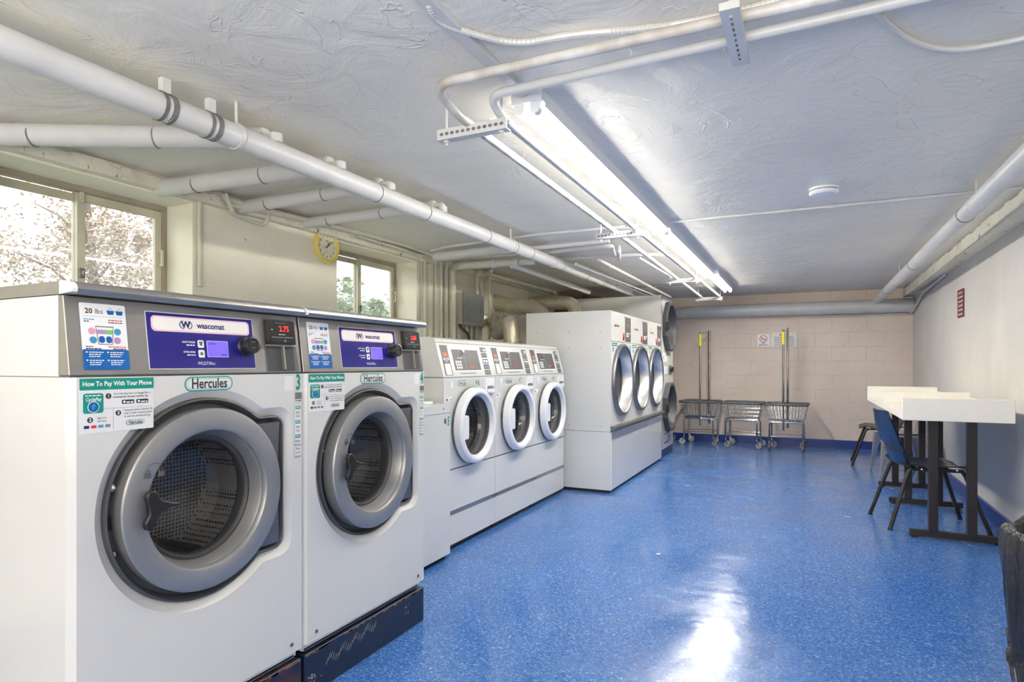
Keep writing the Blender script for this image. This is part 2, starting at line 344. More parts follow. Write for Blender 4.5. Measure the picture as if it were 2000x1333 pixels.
class MB:
    def __init__(s, M=None):
        s.v = []; s.f = []; s.mi = []; s.mats = []; s.M = M or Matrix()
    def add(s, verts, faces, m):
        if m not in s.mats: s.mats.append(m)
        k = s.mats.index(m); n = len(s.v)
        s.v += [s.M @ Vector(p) for p in verts]
        for f in faces: s.f.append(tuple(i + n for i in f)); s.mi.append(k)
        return s
    def box(s, x0, x1, y0, y1, z0, z1, m):
        v = [(x, y, z) for x in (x0, x1) for y in (y0, y1) for z in (z0, z1)]
        return s.add(v, [(0, 1, 3, 2), (4, 6, 7, 5), (0, 4, 5, 1), (2, 3, 7, 6), (0, 2, 6, 4), (1, 5, 7, 3)], m)
    def openbox(s, x0, x1, y0, y1, z0, z1, m):     # no front (y0) face
        v = [(x, y, z) for x in (x0, x1) for y in (y0, y1) for z in (z0, z1)]
        return s.add(v, [(0, 1, 3, 2), (4, 6, 7, 5), (2, 3, 7, 6), (0, 2, 6, 4), (1, 5, 7, 3)], m)
    def prism(s, poly, y0, y1, m):                 # polygon in x,z ; front at y0
        n = len(poly)
        v = [(p[0], y0, p[1]) for p in poly] + [(p[0], y1, p[1]) for p in poly]
        f = [tuple(range(n)), tuple(range(2 * n - 1, n - 1, -1))]
        f += [(i, i + n, (i + 1) % n + n, (i + 1) % n) for i in range(n)]
        return s.add(v, f, m)
    def prof(s, poly, x0, x1, m):                  # polygon in y,z extruded along x
        n = len(poly)
        v = [(x0, p[0], p[1]) for p in poly] + [(x1, p[0], p[1]) for p in poly]
        f = [tuple(range(n - 1, -1, -1)), tuple(range(n, 2 * n))]
        f += [(i, (i + 1) % n, (i + 1) % n + n, i + n) for i in range(n)]
        return s.add(v, f, m)
    def loft(s, loops, m, cap0=False, cap1=False, closed=True):
        n = len(loops[0]); v = [p for l in loops for p in l]; f = []
        for a in range(len(loops) - 1):
            for i in range(n if closed else n - 1):
                j = (i + 1) % n; f.append((a * n + i, a * n + j, (a + 1) * n + j, (a + 1) * n + i))
        if cap0: f.append(tuple(range(n - 1, -1, -1)))
        if cap1: f.append(tuple(range((len(loops) - 1) * n, len(loops) * n)))
        return s.add(v, f, m)
    def lathe(s, pr, cx, cz, m, n=48, cap0=False, cap1=False):   # about y axis
        return s.loft([[(cx + r * math.cos(2 * PI * i / n), y, cz + r * math.sin(2 * PI * i / n)) for i in range(n)] for r, y in pr], m, cap0, cap1)
    def lathez(s, pr, cx, cy, m, n=32, cap0=False, cap1=False):  # about z axis; pr=(r,z)
        return s.loft([[(cx + r * math.cos(2 * PI * i / n), cy + r * math.sin(2 * PI * i / n), z) for i in range(n)] for r, z in pr], m, cap0, cap1)
    def tube(s, pts, r, m, n=12, caps=True):
        pts = [Vector(p) for p in pts]; loops = []
        rs = r if isinstance(r, (list, tuple)) else [r] * len(pts)
        t = (pts[1] - pts[0]).normalized(); up = Vector((0, 0, 1)) if abs(t.z) < 0.9 else Vector((1, 0, 0))
        u = t.cross(up).normalized()
        for i, p in enumerate(pts):
            if i == 0: t = pts[1] - pts[0]
            elif i == len(pts) - 1: t = pts[i] - pts[i - 1]
            else: t = (pts[i + 1] - pts[i]).normalized() + (pts[i] - pts[i - 1]).normalized()
            t = t.normalized(); u = (u - t * u.dot(t)).normalized(); w_ = t.cross(u)
            loops.append([p + (u * math.cos(2 * PI * k / n) + w_ * math.sin(2 * PI * k / n)) * rs[i] for k in range(n)])
        return s.loft(loops, m, caps, caps)
    def cyl(s, a, b, r, m, n=16): return s.tube([a, b], r, m, n)
    def ring(s, c, axis, r, th, wd, m, n=24):      # band round a pipe
        a = Vector(axis).normalized(); c = Vector(c)
        return s.tube([c - a * wd / 2, c + a * wd / 2], r + th, m, n)
    def text(s, t, x, z, y, size, m, sx=1.0, bold=0.0):
        vs, fs = text_mesh(t, bold)
        return s.add([(x + p.x * size * sx, y, z + p.y * size) for p in vs], fs, m)
    def card(s, poly, y, m): return s.prism(poly, y, y + 0.0006, m)
    def build(s, name, parent=None, bevel=0.0, seg=2, ang=35, flat=False):
        me = bpy.data.meshes.new(name)
        off = Vector((0, 0, 0))
        if parent is None and s.v:
            xs = [p.x for p in s.v]; ys = [p.y for p in s.v]; zs = [p.z for p in s.v]
            off = Vector(((min(xs) + max(xs)) / 2, (min(ys) + max(ys)) / 2, min(zs)))
        me.from_pydata([p - off for p in s.v], [], s.f)
        for m in s.mats: me.materials.append(m)
        me.polygons.foreach_set('material_index', s.mi)
        if not flat:
            me.polygons.foreach_set('use_smooth', [True] * len(s.f))
            me.set_sharp_from_angle(angle=math.radians(ang))
        me.update()
        o = bpy.data.objects.new(name, me); COL.objects.link(o)
        if parent is not None: o.parent = parent
        else: o.location = off
        if bevel:
            b = o.modifiers.new('bevel', 'BEVEL'); b.width = bevel; b.segments = seg
            b.limit_method = 'ANGLE'; b.angle_limit = math.radians(40); b.harden_normals = True
        return o

def tag(o, label, cat, group=None, kind=None):
    if label: o['label'] = label
    if cat: o['category'] = cat
    if group: o['group'] = group
    if kind: o['kind'] = kind
    return o
def thing(name, label, cat, loc, rz=0, group=None):
    o = bpy.data.objects.new(name, None); COL.objects.link(o); o.empty_display_size = 0.1
    o.location = loc; o.rotation_euler = (0, 0, rz)
    return tag(o, label, cat, group)
def struct(o, label=None, cat=None): return tag(o, label, cat, kind='structure')
def copy_tree(o, parent=None):
    c = o.copy(); COL.objects.link(c)
    if parent is not None: c.parent = parent
    for ch in list(o.children): copy_tree(ch, c)
    return c
#MAIN
def greek(q, x0, x1, z, y, h, m, seed=0):
    """a line of print too small to read in the photograph"""
    rnd = random.Random(seed + int(x0 * 1000)); x = x0
    while x < x1 - h * .3:
        w_ = min(h * rnd.uniform(1.0, 3.2), x1 - x)
        q.add([(x, y, z - h / 2), (x + w_, y, z - h / 2), (x + w_, y, z + h * .3), (x, y, z + h * .3)], [(0, 1, 2, 3)], m)
        x += w_ + h * .5
# ================================================================ THE ROOM
b = MB(); b.box(-3.45, 1.6, YF, YB + 0.1, -0.12, 0.0, M_FLOOR)
fl = b.build('floor', flat=True); struct(fl, 'glossy speckled blue vinyl tile floor of the laundry room', 'floor')
b = MB(); b.box(-3.45, 1.6, YF, YB + 0.1, CEIL, CEIL + 0.12, M_CEIL)
struct(b.build('ceiling', flat=True), 'grey-white trowelled plaster ceiling with painted pipes', 'ceiling')
# left wall with three window openings
ZS, ZH = 1.22, 2.075
W1 = (1.38, 2.385); W2 = (3.585, 4.63); W3 = (5.88, 6.06)
b = MB()
def seg(y0, y1, z0, z1): b.box(-3.44, XL, y0, y1, z0, z1, M_WL)
seg(YF, W1[0], 0, CEIL); seg(W1[1], W2[0], 0, CEIL); seg(W2[1], W3[0], 0, CEIL); seg(W3[1], YB + .1, 0, CEIL)
for a in (W1, W2, W3): seg(a[0], a[1], 0, ZS); seg(a[0], a[1], ZH, CEIL)
struct(b.build('wall_left', flat=True), 'cream painted concrete wall with basement windows', 'wall')
b = MB(); b.box(-3.44, 1.6, YB, YB + 0.12, 0, CEIL, M_WB)
struct(b.build('wall_back', flat=True), 'beige painted block wall behind the carts', 'wall')
b = MB(); b.box(-3.44, 1.6, YF - 0.12, YF, 0, CEIL, M_WR)
struct(b.build('wall_front', flat=True), 'white painted wall behind the viewer', 'wall')
b = MB()
def xr(y): return XR0 + (XR1 - XR0) * (y - 3.5) / (YB - 3.5)
v = [(xr(YF), YF, 0), (1.6, YF, 0), (1.6, YB, 0), (xr(YB), YB, 0)]
b.add([Vector(p) + Vector((0, 0, z)) for z in (0, CEIL) for p in v], [(3, 2, 1, 0), (4, 5, 6, 7), (0, 1, 5, 4), (1, 2, 6, 5), (2, 3, 7, 6), (3, 0, 4, 7)], M_WR)
struct(b.build('wall_right', flat=True), 'white board-formed concrete wall beside the folding table', 'wall')
# beam along the right wall: ragged top edge
def ragged(x0, x1, ya, yb, z0, inner, m, n=240, amp=0.022):
    """long beam; face toward the room has an uneven upper lip"""
    bb = MB(); L0 = []; rnd = random.Random(3)
    loops = []
    for i in range(n + 1):
        y = ya + (yb - ya) * i / n
        xa = inner(y); wob = rnd.uniform(-.004, .004); top = CEIL - 0.012 - abs(rnd.gauss(0, 1)) * amp * 0.5
        s = 1 if x1 > x0 else -1
        loops.append([(x1, y, z0), (xa + wob, y, z0 + rnd.uniform(-.003, .003)), (xa + wob, y, top), (xa + s * 0.02 + wob, y, top + 0.008), (xa + s * 0.03, y, CEIL), (x1, y, CEIL)])
    bb.loft(loops, m, True, True); return bb
bb = ragged(0, 1.5, YF, YB, 2.05, lambda y: xr(y) - 0.11, M_BEAM)
struct(bb.build('trim_1', flat=True), 'rough concrete beam along the top of the right wall', 'beam')
bb = ragged(0, -3.4, YF, YB, 2.085, lambda y: XL + 0.055, M_BEAM)
struct(bb.build('trim_2', flat=True), 'rough chipped concrete beam above the basement windows', 'beam')
# baseboards
b = MB()
b.add([(xr(y) - t, y, z) for t, z in ((0.012, 0.0), (0.012, 0.1), (0.0, 0.108), (0, 0)) for y in (YF, YB)], [(0, 1, 3, 2), (2, 3, 5, 4), (4, 5, 7, 6), (6, 7, 1, 0)], M_BASE)
struct(b.build('baseboard_right'), 'blue painted baseboard along the right wall', 'baseboard')
b = MB(); b.prof([(YB - .012, 0), (YB, 0), (YB, .108), (YB - .012, .10)], -3.1, XR1 - 0.01, M_BASE)
struct(b.build('baseboard_back'), 'blue painted baseboard under the beige back wall', 'baseboard')
# pier at the far left, its corner shadow painted in as dark concrete
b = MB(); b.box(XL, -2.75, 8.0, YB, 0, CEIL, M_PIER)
struct(b.build('wall_pier', flat=True), 'concrete pier in the far left corner, shade painted into its colour', 'wall')
b = MB(); b.box(XL - .01, XL + .035, 4.78, 4.97, 0, 2.09, M_WL)
struct(b.build('trim_3', flat=True), 'narrow cream pilaster right of the second window', 'pilaster')

# windows
def window(n, y0, y1, mid, label):
    M = Matrix.Translation((XW, y0, 0)) @ Matrix.Rotation(PI / 2, 4, 'Z')   # x along Y, y into wall
    W = y1 - y0
    f = MB(M)
    f.box(0, W, 0.0, 0.06, ZH - 0.028, ZH, FRAMEB); f.box(0, W, 0.0, 0.06, ZS, ZS + .03, FRAMEB)
    f.box(W - .03, W, 0.0, 0.06, ZS + .03, ZH - .028, FRAMEB); f.box(0, .03, 0.0, 0.06, ZS + .03, ZH - .028, FRAMEB)
    root = struct(f.build('window_%d' % n, bevel=.002), label, 'window')
    root_inv = root.matrix_basis.inverted() if False else Matrix.Translation(-root.location)
    def part(name, fn, bevel=0.0):
        q = MB(root_inv @ M); fn(q); return q.build(name, root, bevel=bevel)
    m = mid - y0; z0, z1 = ZS + .03, ZH - .036; r = .04
    def sash(q, a, c, yy):
        q.box(a, a + r, yy, yy + .025, z0, z1, FRAMEW); q.box(c - r, c, yy, yy + .025, z0, z1, FRAMEW)
        q.box(a + r, c - r, yy, yy + .025, z1 - r, z1, FRAMEW); q.box(a + r, c - r, yy, yy + .025, z0, z0 + r, FRAMEW)
    if m > 0:
        part('sash', lambda q: sash(q, .03, m + .02, .034), .002)
        part('sash', lambda q: sash(q, m - .02, W - .03, .006), .002)
        part('pane', lambda q: q.box(.03 + r, m + .02 - r, .045, .048, z0 + r, z1 - r, WINGLASS))
        part('pane', lambda q: q.box(m - .02 + r, W - .03 - r, .017, .020, z0 + r, z1 - r, WINGLASS))
        def latch(q): q.box(m - .016, m + .008, -.012, .004, 1.60, 1.65, SEAM); q.box(m - .01, m + .0, -.02, -.012, 1.612, 1.638, STEELD)
        tag(part('latch', latch, .002), 'grey metal latch', None)
        def hd(q):
            q.box(W - .05, W - .04, -.016, .004, 1.72, 1.735, FRAMEW); q.box(W - .05, W - .04, -.016, .004, 1.80, 1.815, FRAMEW)
            q.box(W - .052, W - .038, -.026, -.016, 1.72, 1.815, FRAMEW)
        part('handle', hd, .003)
        part('stop_block', lambda q: q.box(m - .014, m + .006, -.01, .004, z1 - .05, z1 + .005, FRAMEW), .002)
    else:
        part('pane', lambda q: q.box(.03, W - .03, .03, .034, z0, z1, WINGLASS))
window(1, W1[0], W1[1], 1.915, 'large sliding basement window at the left edge, bare tree outside')
window(2, W2[0], W2[1], 4.12, 'smaller sliding basement window right of the yellow clock, hedge outside')
window(3, W3[0], W3[1], -9, 'narrow window glimpsed behind the grey electrical box')

# ---------------------------------------------------------------- outdoors
b = MB(); b.box(-30, -3.46, -12, 30, 0.95, 1.05, GRASS)
struct(b.build('ground', flat=True), 'lawn outside the basement windows', 'ground')
def bush(name, label, cat, c, rad, n, size, m, trunk, group=None, thin=1.0):
    rnd = random.Random(hash(label) % 1000 if False else len(label))
    root = thing(name, label, cat, (c[0], c[1], 1.05), 0, group)
    q = MB(Matrix.Translation((0, 0, c[2] - 1.05)))
    cl = [(Vector((rnd.gauss(0, .45), rnd.gauss(0, .45), rnd.gauss(0, .45))), rnd.uniform(.12, .42)) for _ in range(34)]
    for i in range(n):
        cc, cr_ = rnd.choice(cl); d = Vector((rnd.gauss(0, 1), rnd.gauss(0, 1), rnd.gauss(0, 1))).normalized() * cr_ * rnd.random() ** .5 * thin
        p = cc + d
        if p.length > 1.05: continue
        p = Vector((p.x * rad[0], p.y * rad[1], p.z * rad[2]))
        if p.z + c[2] < 1.1: continue
        a = Vector((rnd.gauss(0, 1), rnd.gauss(0, 1), rnd.gauss(0, .6))).normalized(); e = a.orthogonal().normalized()
        e = (e * math.cos(i) + a.cross(e) * math.sin(i)); s = size * rnd.uniform(.6, 1.4)
        q.add([p - a * s, p + e * s * .4, p + a * s, p - e * s * .4], [(0, 1, 2, 3)], m)
    q.build('foliage', root, flat=True)
    q = MB()
    if trunk:
        q.tube([(0, 0, 0), (.05, .04, .7), (-.02, 0, c[2] - 1.05 + rad[2] * .5)], [.06, .045, .02], BARK, 8)
        for k in range(16):
            z = .5 + k * .1; a = k * 2.4; L_ = rad[1] * rnd.uniform(.5, .95)
            q.tube([(0, 0, z), (L_ * .5 * math.cos(a), L_ * .5 * math.sin(a), z + .25), (L_ * math.cos(a), L_ * math.sin(a), z + .35)], [.018, .01, .004], BARK, 5)
    else: q.tube([(0, 0, 0), (0, 0, .4)], [.04, .03], BARK, 8)
    q.build('trunk', root)
bush('garden_tree', 'sparse tan-leaved tree outside the large left window', 'tree', (-6.0, 3.45, 2.2), (.8, .72, 1.15), 11000, .024, LEAFB, True)
bush('garden_tree', 'second tan and green tree filling the right pane of the large left window', 'tree', (-6.2, 4.75, 2.1), (.8, .55, 1.25), 20000, .026, LEAFB, True)
bush('hedge', 'clipped green hedge outside the smaller window', 'hedge', (-5.9, 6.75, 1.75), (.55, 1.25, .62), 16000, .030, LEAFG, False)
bush('hedge', 'green hedge farther along outside the right pane of the smaller window', 'hedge', (-7.4, 9.0, 1.8), (.55, 1.4, .7), 9000, .032, LEAFG, False)

# ================================================================ CEILING LIGHTS
def strip_light(y0, length, x, label, lit=2):
    root = thing('strip_light', label, 'ceiling light', (x, y0, CEIL), 0, 'twin tube strip lights in a row')
    q = MB(); q.box(-.062, .062, 0, length, -.042, 0, WHITE2)
    for s in (-1, 1): q.box(s * .0613 - .0008, s * .0613 + .0008, .035, length - .035, -.056, -.042, WHITE2)
    q.build('housing', root, bevel=.0)
    for s in (-1, 1):
        q = MB(); q.cyl((s * .030, .03, -.061), (s * .030, length - .03, -.061), .0155, TUBE, 16)
        q.build('lamp_tube', root)
        for e in (0, 1):
            y = .0 if e == 0 else length
            d = 1 if e == 0 else -1
            q = MB(); ya, yb = sorted((y + d * .004, y + d * .032))
            q.box(s * .032 - .02, s * .032 + .02, ya, yb, -.066, -.04, WHITE2)
            q.cyl((s * .032, ya - .001, -.066), (s * .032, yb + .001, -.066), .0195, WHITE2, 16)
            q.build('lamp_holder', root)
    return root
strip_light(2.09, 2.36, -.937, 'nearest white twin tube strip light on the ceiling in view')
strip_light(4.46, 2.44, -.937, 'middle twin tube strip light above the small washers and dryers')
strip_light(6.93, 1.45, -.90, 'farthest and shortest twin tube strip light near the back wall')

# ================================================================ PIPES
def pipe(label, pts, r, m=PIPEW, rad=0.06, n=14, name='pipe', cat='pipe', group=None, rings=(), extra=None):
    b_ = MB(); b_.tube(fil(pts, rad) if rad else pts, r, m, n)
    for c, ax, th, wd in rings: b_.ring(c, ax, r, th, wd, m)
    if extra: extra(b_)
    return tag(b_.build(name), label, cat, group)

# two pipes that come across the ceiling and turn along the lights
xa, xb = -1.135, -1.005
pipe('rust-streaked white pipe on brackets left of the strip lights', [(1.0, 1.80, 2.10), (xa, 1.765, 2.10), (xa, 1.92, 2.055), (-1.17, 4.5, 2.055), (-1.25, 8.75, 2.055)], .0165, PIPER, .07)
pipe('smooth white pipe nearest the strip lights', [(1.0, 1.865, 2.10), (xb, 1.92, 2.10), (xb, 2.03, 2.055), (-1.02, 4.6, 2.055), (-1.02, 8.75, 2.055)], .0165, PIPEW, .06)
def bracket(y, x0, x1, z, label):
    root = thing('pipe_bracket', label, 'bracket', ((x0 + x1) / 2, y, z - .004), 0, 'perforated strut brackets')
    h = (x1 - x0) / 2
    q = MB(); n = 12
    q.box(-h, h, -.002, .002, -.012, .028, PIPEW); q.box(-h, h, .002, .036, .024, .028, PIPEW); q.box(-h, h, .002, .036, -.012, -.008, PIPEW)
    for i in range(n):
        cx = -h + .02 + (2 * h - .04) * i / (n - 1)
        q.prism(rrect(cx - .008, cx + .008, .002, .014, .006), -.0026, -.0018, SEAM)
    q.build('strut', root)
    for s in (-1, 1):
        q = MB(); q.cyl((s * (h - .03), .018, -.03), (s * (h - .03), .018, CEIL - z), .005, PIPEW, 8)
        q.cyl((s * (h - .03), .018, -.02), (s * (h - .03), .018, -.010), .011, PIPEW, 6); q.build('rod', root)
bracket(2.0, -1.27, -.975, 2.024, 'nearest perforated pipe bracket hanging before the strip light')
bracket(4.04, -1.29, -.975, 2.024, 'second perforated pipe bracket, beside the first light joint')
bracket(6.54, -1.31, -.98, 2.024, 'third perforated pipe bracket, beside the farthest strip light')
bracket(8.5, -1.32, -.98, 2.024, 'last perforated pipe bracket, near the back wall')
# strut under the crossing pipes
q = MB(); q.box(-.2, -.15, 1.66, 1.99, 2.062, 2.082, PIPEW)
for i in range(9): q.box(-.178, -.172, 1.70 + .03 * i, 1.715 + .03 * i, 2.0612, 2.0622, SEAM)
q.cyl((-.175, 1.7, 2.06), (-.175, 1.7, CEIL), .006, PIPEW, 8); q.cyl((-.175, 1.96, 2.06), (-.175, 1.96, CEIL), .006, PIPEW, 8)
tag(q.build('pipe_bracket'), 'short strut holding two pipes crossing the ceiling at the top edge', 'bracket')
# surface raceway + flexible conduits
def box_at(c, h): return (c[0] - h, c[0] + h)
q = MB(); q.box(-.965, -.925, .95, 2.08, CEIL - .02, CEIL, PIPEW); q.box(-.985, -.905, 1.0, 1.22, CEIL - .035, CEIL, PIPEW)
tag(q.build('cable_raceway', bevel=.003), 'white surface raceway running to the nearest strip light', 'cable raceway')
def flex(pts, r, label):
    P = fil(pts, .3, 10); L_ = []; 
    # resample finely for the ribs
    for a, c in zip(P[:-1], P[1:]):
        n = max(1, int((c - a).length / .006)); L_ += [a.lerp(c, i / n) for i in range(n)]
    L_.append(P[-1]); b_ = MB(); b_.tube(L_, [r * (1.12 if i % 2 else .9) for i in range(len(L_))], PIPEW, 8)
    tag(b_.build('flexible_conduit'), label, 'conduit')
zc = CEIL - .014
flex([at_z(836, 8, zc), at_z(852, 42, zc), at_z(920, 66, zc), at_z(1010, 88, zc), at_z(1120, 66, zc), at_z(1250, 58, zc), at_z(1380, 38, zc), at_z(1500, 8, zc), at_z(1600, -30, zc)], .010, 'ribbed white conduit curving above the crossing pipes')
flex([at_z(1640, -60, zc), at_z(1697, 15, zc), at_z(1780, 82, zc), at_z(1860, 102, zc), at_z(2000, 76, zc), at_z(2120, 40, zc)], .009, 'ribbed white conduit looping at the upper right corner')
pipe('thin white conduit across the ceiling right of the strip lights', [(-.88, 4.4, CEIL - .012), (xr(4.4) - .115, 4.4, CEIL - .012)], .009, rad=0, rings=[((-.1, 4.4, CEIL - .012), (1, 0, 0), .004, .03), ((.15, 4.4, CEIL - .012), (1, 0, 0), .004, .03)])
# smoke alarm
p = at_z(1609, 374, CEIL - .02)
root = thing('smoke_alarm', 'round white smoke alarm on the ceiling', 'smoke alarm', (p.x, p.y, CEIL))
q = MB(); q.lathez([(.06, 0), (.078, -.002), (.08, -.014), (.077, -.016)], 0, 0, WHITE2, 40, True); q.lathez([(.074, -.016), (.074, -.021)], 0, 0, SEAM, 40)
q.build('base', root)
q = MB(); q.lathez([(.077, -.020), (.078, -.030), (.070, -.040), (.05, -.044), (.0005, -.045)], 0, 0, WHITE2, 40, True, True); q.build('cover', root)
# right-hand pipe with rings and hangers
def hanger(q, c, r, top=CEIL):
    c = Vector(c); q.ring(c, (0, 1, 0), r, .004, .018, PIPEW); q.cyl(c + Vector((0, 0, r)), (c.x, c.y, top), .006, PIPEW, 8)
def ex(q):
    for y in (2.6, 4.4, 6.3, 8.2): q.ring((.852 , y, 2.05 - (y - 2) * .007), (0, 1, 0), .046, .0025, .012, BAND)
    for y in (4.15, 7.2): hanger(q, (.852, y, 2.05 - (y - 2) * .007), .046)
pipe('white insulated pipe running to the back wall on the right', [(.852, -2.4, 2.08), (.852, 2, 2.05), (.852, 9.32, 2.0)], .046, rad=0, n=24, extra=ex)
pipe('large white pipe along the top of the back wall', [(-2.7, 9.47, 1.94), (XR1 - .01, 9.47, 1.93)], .09, PIPEW, 0, 28)
pipe('thin conduit bending round the far right corner under the beam', [(.2, YB - .03, 1.83), (XR1 - .04, YB - .03, 1.83), (XR1 - .03, 9.3, 1.86), (XR1 - .035, 8.6, 2.0), (XR1 - .05, 7.3, 2.034)], .014, PIPEW, .05)
# big insulated main
XM = -1.99
def mz(y): return 2.035 + max(0, y - 3) * .008
def exm(q):
    for y, wd in ((1.40, .05), (1.58, .04), (1.70, .012), (2.55, .012), (3.0, .012), (3.75, .012), (4.2, .012), (4.5, .012), (5.2, .012), (5.9, .02), (6.9, .012), (7.6, .012)):
        q.ring((XM, y, mz(y)), (0, 1, 0), .047, .0015, .006, BAND)
    for y in (1.69, 4.15, 5.0, 6.4, 7.9): hanger(q, (XM, y, mz(y)), .047)
    for y in (1.41, 1.59):
        q.ring((XM, y, mz(y)), (0, 1, 0), .047, .004, .012, BAND); q.ring((XM, y - .035, mz(y)), (0, 1, 0), .047, .004, .012, BAND)
        q.box(XM - .012, XM + .012, y - .03, y - .0, mz(y) + .05, mz(y) + .10, PIPEW)
pipe('thick white insulated main pipe running above the washers', [(XM, -2.4, 2.03), (XM, 3, 2.035), (XM, 8.9, mz(8.9))], .047, PIPEW, 0, 28, extra=exm)
# insulated branches from the main to the left wall
def branch(label, y, yw, ze=2.105, r=.045):
    b_ = MB(); xe = XM - .06
    b_.tube([(XL + .0, yw, ze + .005), (xe, y, ze)], r, PIPEW, 20)
    b_.tube([(xe - .001, y, ze), (xe + .012, y, ze)], r * .9, PIPEW, 20)
    b_.tube(fil([(xe, y, ze), (XM + .015, y, ze), (XM + .01, y, 2.07)], .03), .017, PIPEW, 12)
    b_.ring((XM + .01, y, 2.09), (0, 0, 1), .017, .010, .035, PIPEW)
    d = Vector((XL - xe, yw - y, 0)); 
    for t in (.35, .75): b_.ring(Vector((xe, y, ze)) + d * t, d, r, .001, .005, BAND)
    tag(b_.build('pipe'), label, 'pipe')
branch('insulated branch pipe slanting to the top of the large window', 1.88, 1.30, 2.10)
branch('insulated branch pipe over the cream wall, right of the large window', 2.27, 2.18, 2.10)
branch('insulated branch pipe ending above the yellow clock', 2.66, 2.68, 2.11, .038)
branch('insulated branch pipe ending above the smaller window', 3.18, 3.20, 2.12, .035)
# pipes across the ceiling beyond the main
def cross(label, a, b2, z, r, m=PIPEW, **k):
    A = at_z(*a, z); B = at_z(*b2, z); B.y = A.y = (A.y + B.y) / 2
    return pipe(label, [A, B], r, m, 0, **k)
z = CEIL - .02
pipe('thin white conduit crossing above the main pipe toward the strip lights', [at_z(842, 490, 2.13), at_z(872, 482, 2.14), at_z(985, 468, 2.15), at_z(1040, 459, z), at_z(1220, 443, z)], .011, rad=.1)
pipe('wide white pipe from the wall corner under the main pipe', [at_z(850, 502, 2.10), at_z(1000, 486, 2.10)], .04, rad=0, n=20)
pipe('white pipe crossing right of the main pipe, farther back', [at_z(1010, 488, 2.12), at_z(1190, 471, 2.12)], .018, rad=0)
pipe('white pipe parallel to it, just behind', [at_z(1045, 495, 2.12), at_z(1195, 480, 2.12), at_z(1200, 500, 2.12)], .018, rad=.05)
pipe('white pipe crossing beneath the middle strip light', [at_z(1075, 509, 2.13), at_z(1180, 500, 2.13), at_z(1300, 497, 2.13)], .016, rad=.05)
pipe('thin white pipe turning down beside the corner', [at_x(861.5, 668, XL + .1), at_x(861.5, 508, XL + .1), at_z(1010, 496, 2.06)], .015, PIPEC, .06)
pipe('white drain pipe with elbow turning down near the wall corner', [at_x(884, 672, XL + .12), at_x(884, 522, XL + .12), at_z(905, 519, 2.03), at_z(1045, 510, 2.05)], .033, PIPEC, .07, 18,
     extra=lambda q: [q.ring(at_z(x_, 519 - (x_ - 905) * .065, 2.04), (1, .1, 0), .033, .008, .03, PIPEW) for x_ in (920, 965, 1010)])
pipe('white pipe sloping right from the drain hangers toward the tall dryer', [at_z(1000, 518, 2.02), at_z(1150, 571, 2.0)], .026, rad=0)
pipe('thin pipe beside the far end of the main pipe', [at_z(1125, 516, 2.06), at_z(1300, 585, 2.06)], .014, rad=0)
pipe('thin pipe between the main pipe and the brackets', [at_z(1170, 508, 2.08), at_z(1310, 581, 2.08)], .016, rad=0, rings=[(at_z(1190, 519, 2.08), (0, 1, 0), .004, .02)])
pipe('thin pipe ending at the third bracket', [at_z(1248, 503, 2.12), at_z(1312, 542, 2.12)], .012, rad=0)
pipe('thin dark conduit crossing before the back wall', [at_z(1235, 561, 2.10), at_z(1375, 553, 2.10)], .014, BOXG, 0)
pipe('tie pipe dropping from the crossing pipes', [at_z(1208, 483, 2.12), at_z(1209, 492, 2.06), at_z(1209, 505, 2.1)], .017, rad=.02)

# conduits and pipes along the left wall
XC = XL + .085
pipe('cream conduit rising up the wall and bending along the beam beside the large window', [at_x(390, 560, XL + .016), at_x(389, 420, XL + .016), at_x(391, 382, XL + .016), at_x(412, 375, XL + .016), at_x(436, 379, XL + .07), at_x(448, 400, XC), at_x(642, 437, XC)], .013, PIPEC, .05)
pipe('cream conduit loop under the beam left of the clock', [at_x(440, 378, XC + .02), at_x(452, 408, XC + .02), at_x(460, 421, XL + .02), at_x(516, 441, XL + .02), at_x(524, 425, XL + .05), at_x(524, 397, XC + .02), at_x(560, 385, XC)], .013, PIPEC, .03)
pipe('cream pipe running under the beam above the clock and smaller window', [at_x(445, 390, XC), at_x(520, 411, XC), at_x(642, 440, XC), at_x(785, 477, XC), at_x(845, 499, XC)], .018, PIPEC, .05)
pipe('cream conduit with bend dropping right of the smaller window', [at_x(700, 462, XC + .02), at_x(800, 492, XC + .02), at_x(822, 503, XL + .02), at_x(824, 540, XL + .02), at_x(824, 640, XL + .02)], .010, PIPEC, .06)
for i, (x_, r_, lb) in enumerate([(830, .013, 'thin cream pipe standing left of the pilaster'), (851, .013, 'thin cream pipe right of the pilaster'), (871, .026, 'wider cream pipe between thin ones in the pipe corner')]):
    pipe(lb, [at_x(x_, 675, XL + .06), at_x(x_, 505, XL + .06)], r_, PIPEC, 0)
pipe('cream pipe along the beam behind the electrical box', [at_x(945, 533, XC), at_x(1078, 572, XC)], .022, PIPEC, 0)
pipe('thin white pipe dropping right of the electrical box', [at_x(956, 655, XL + .12), at_x(956, 533, XL + .12)], .013, PIPEC, 0)
pipe('curved cream conduit entering the top of the electrical box', [at_x(932, 575, XL + .08), at_x(931, 540, XL + .08), at_x(936, 527, XL + .08), at_z(950, 520, 2.1)], .018, PIPEC, .06)
pipe('second cream conduit entering the electrical box, farther right', [at_x(941, 575, XL + .08), at_x(940, 545, XL + .08), at_z(960, 530, 2.08)], .018, PIPEC, .06)

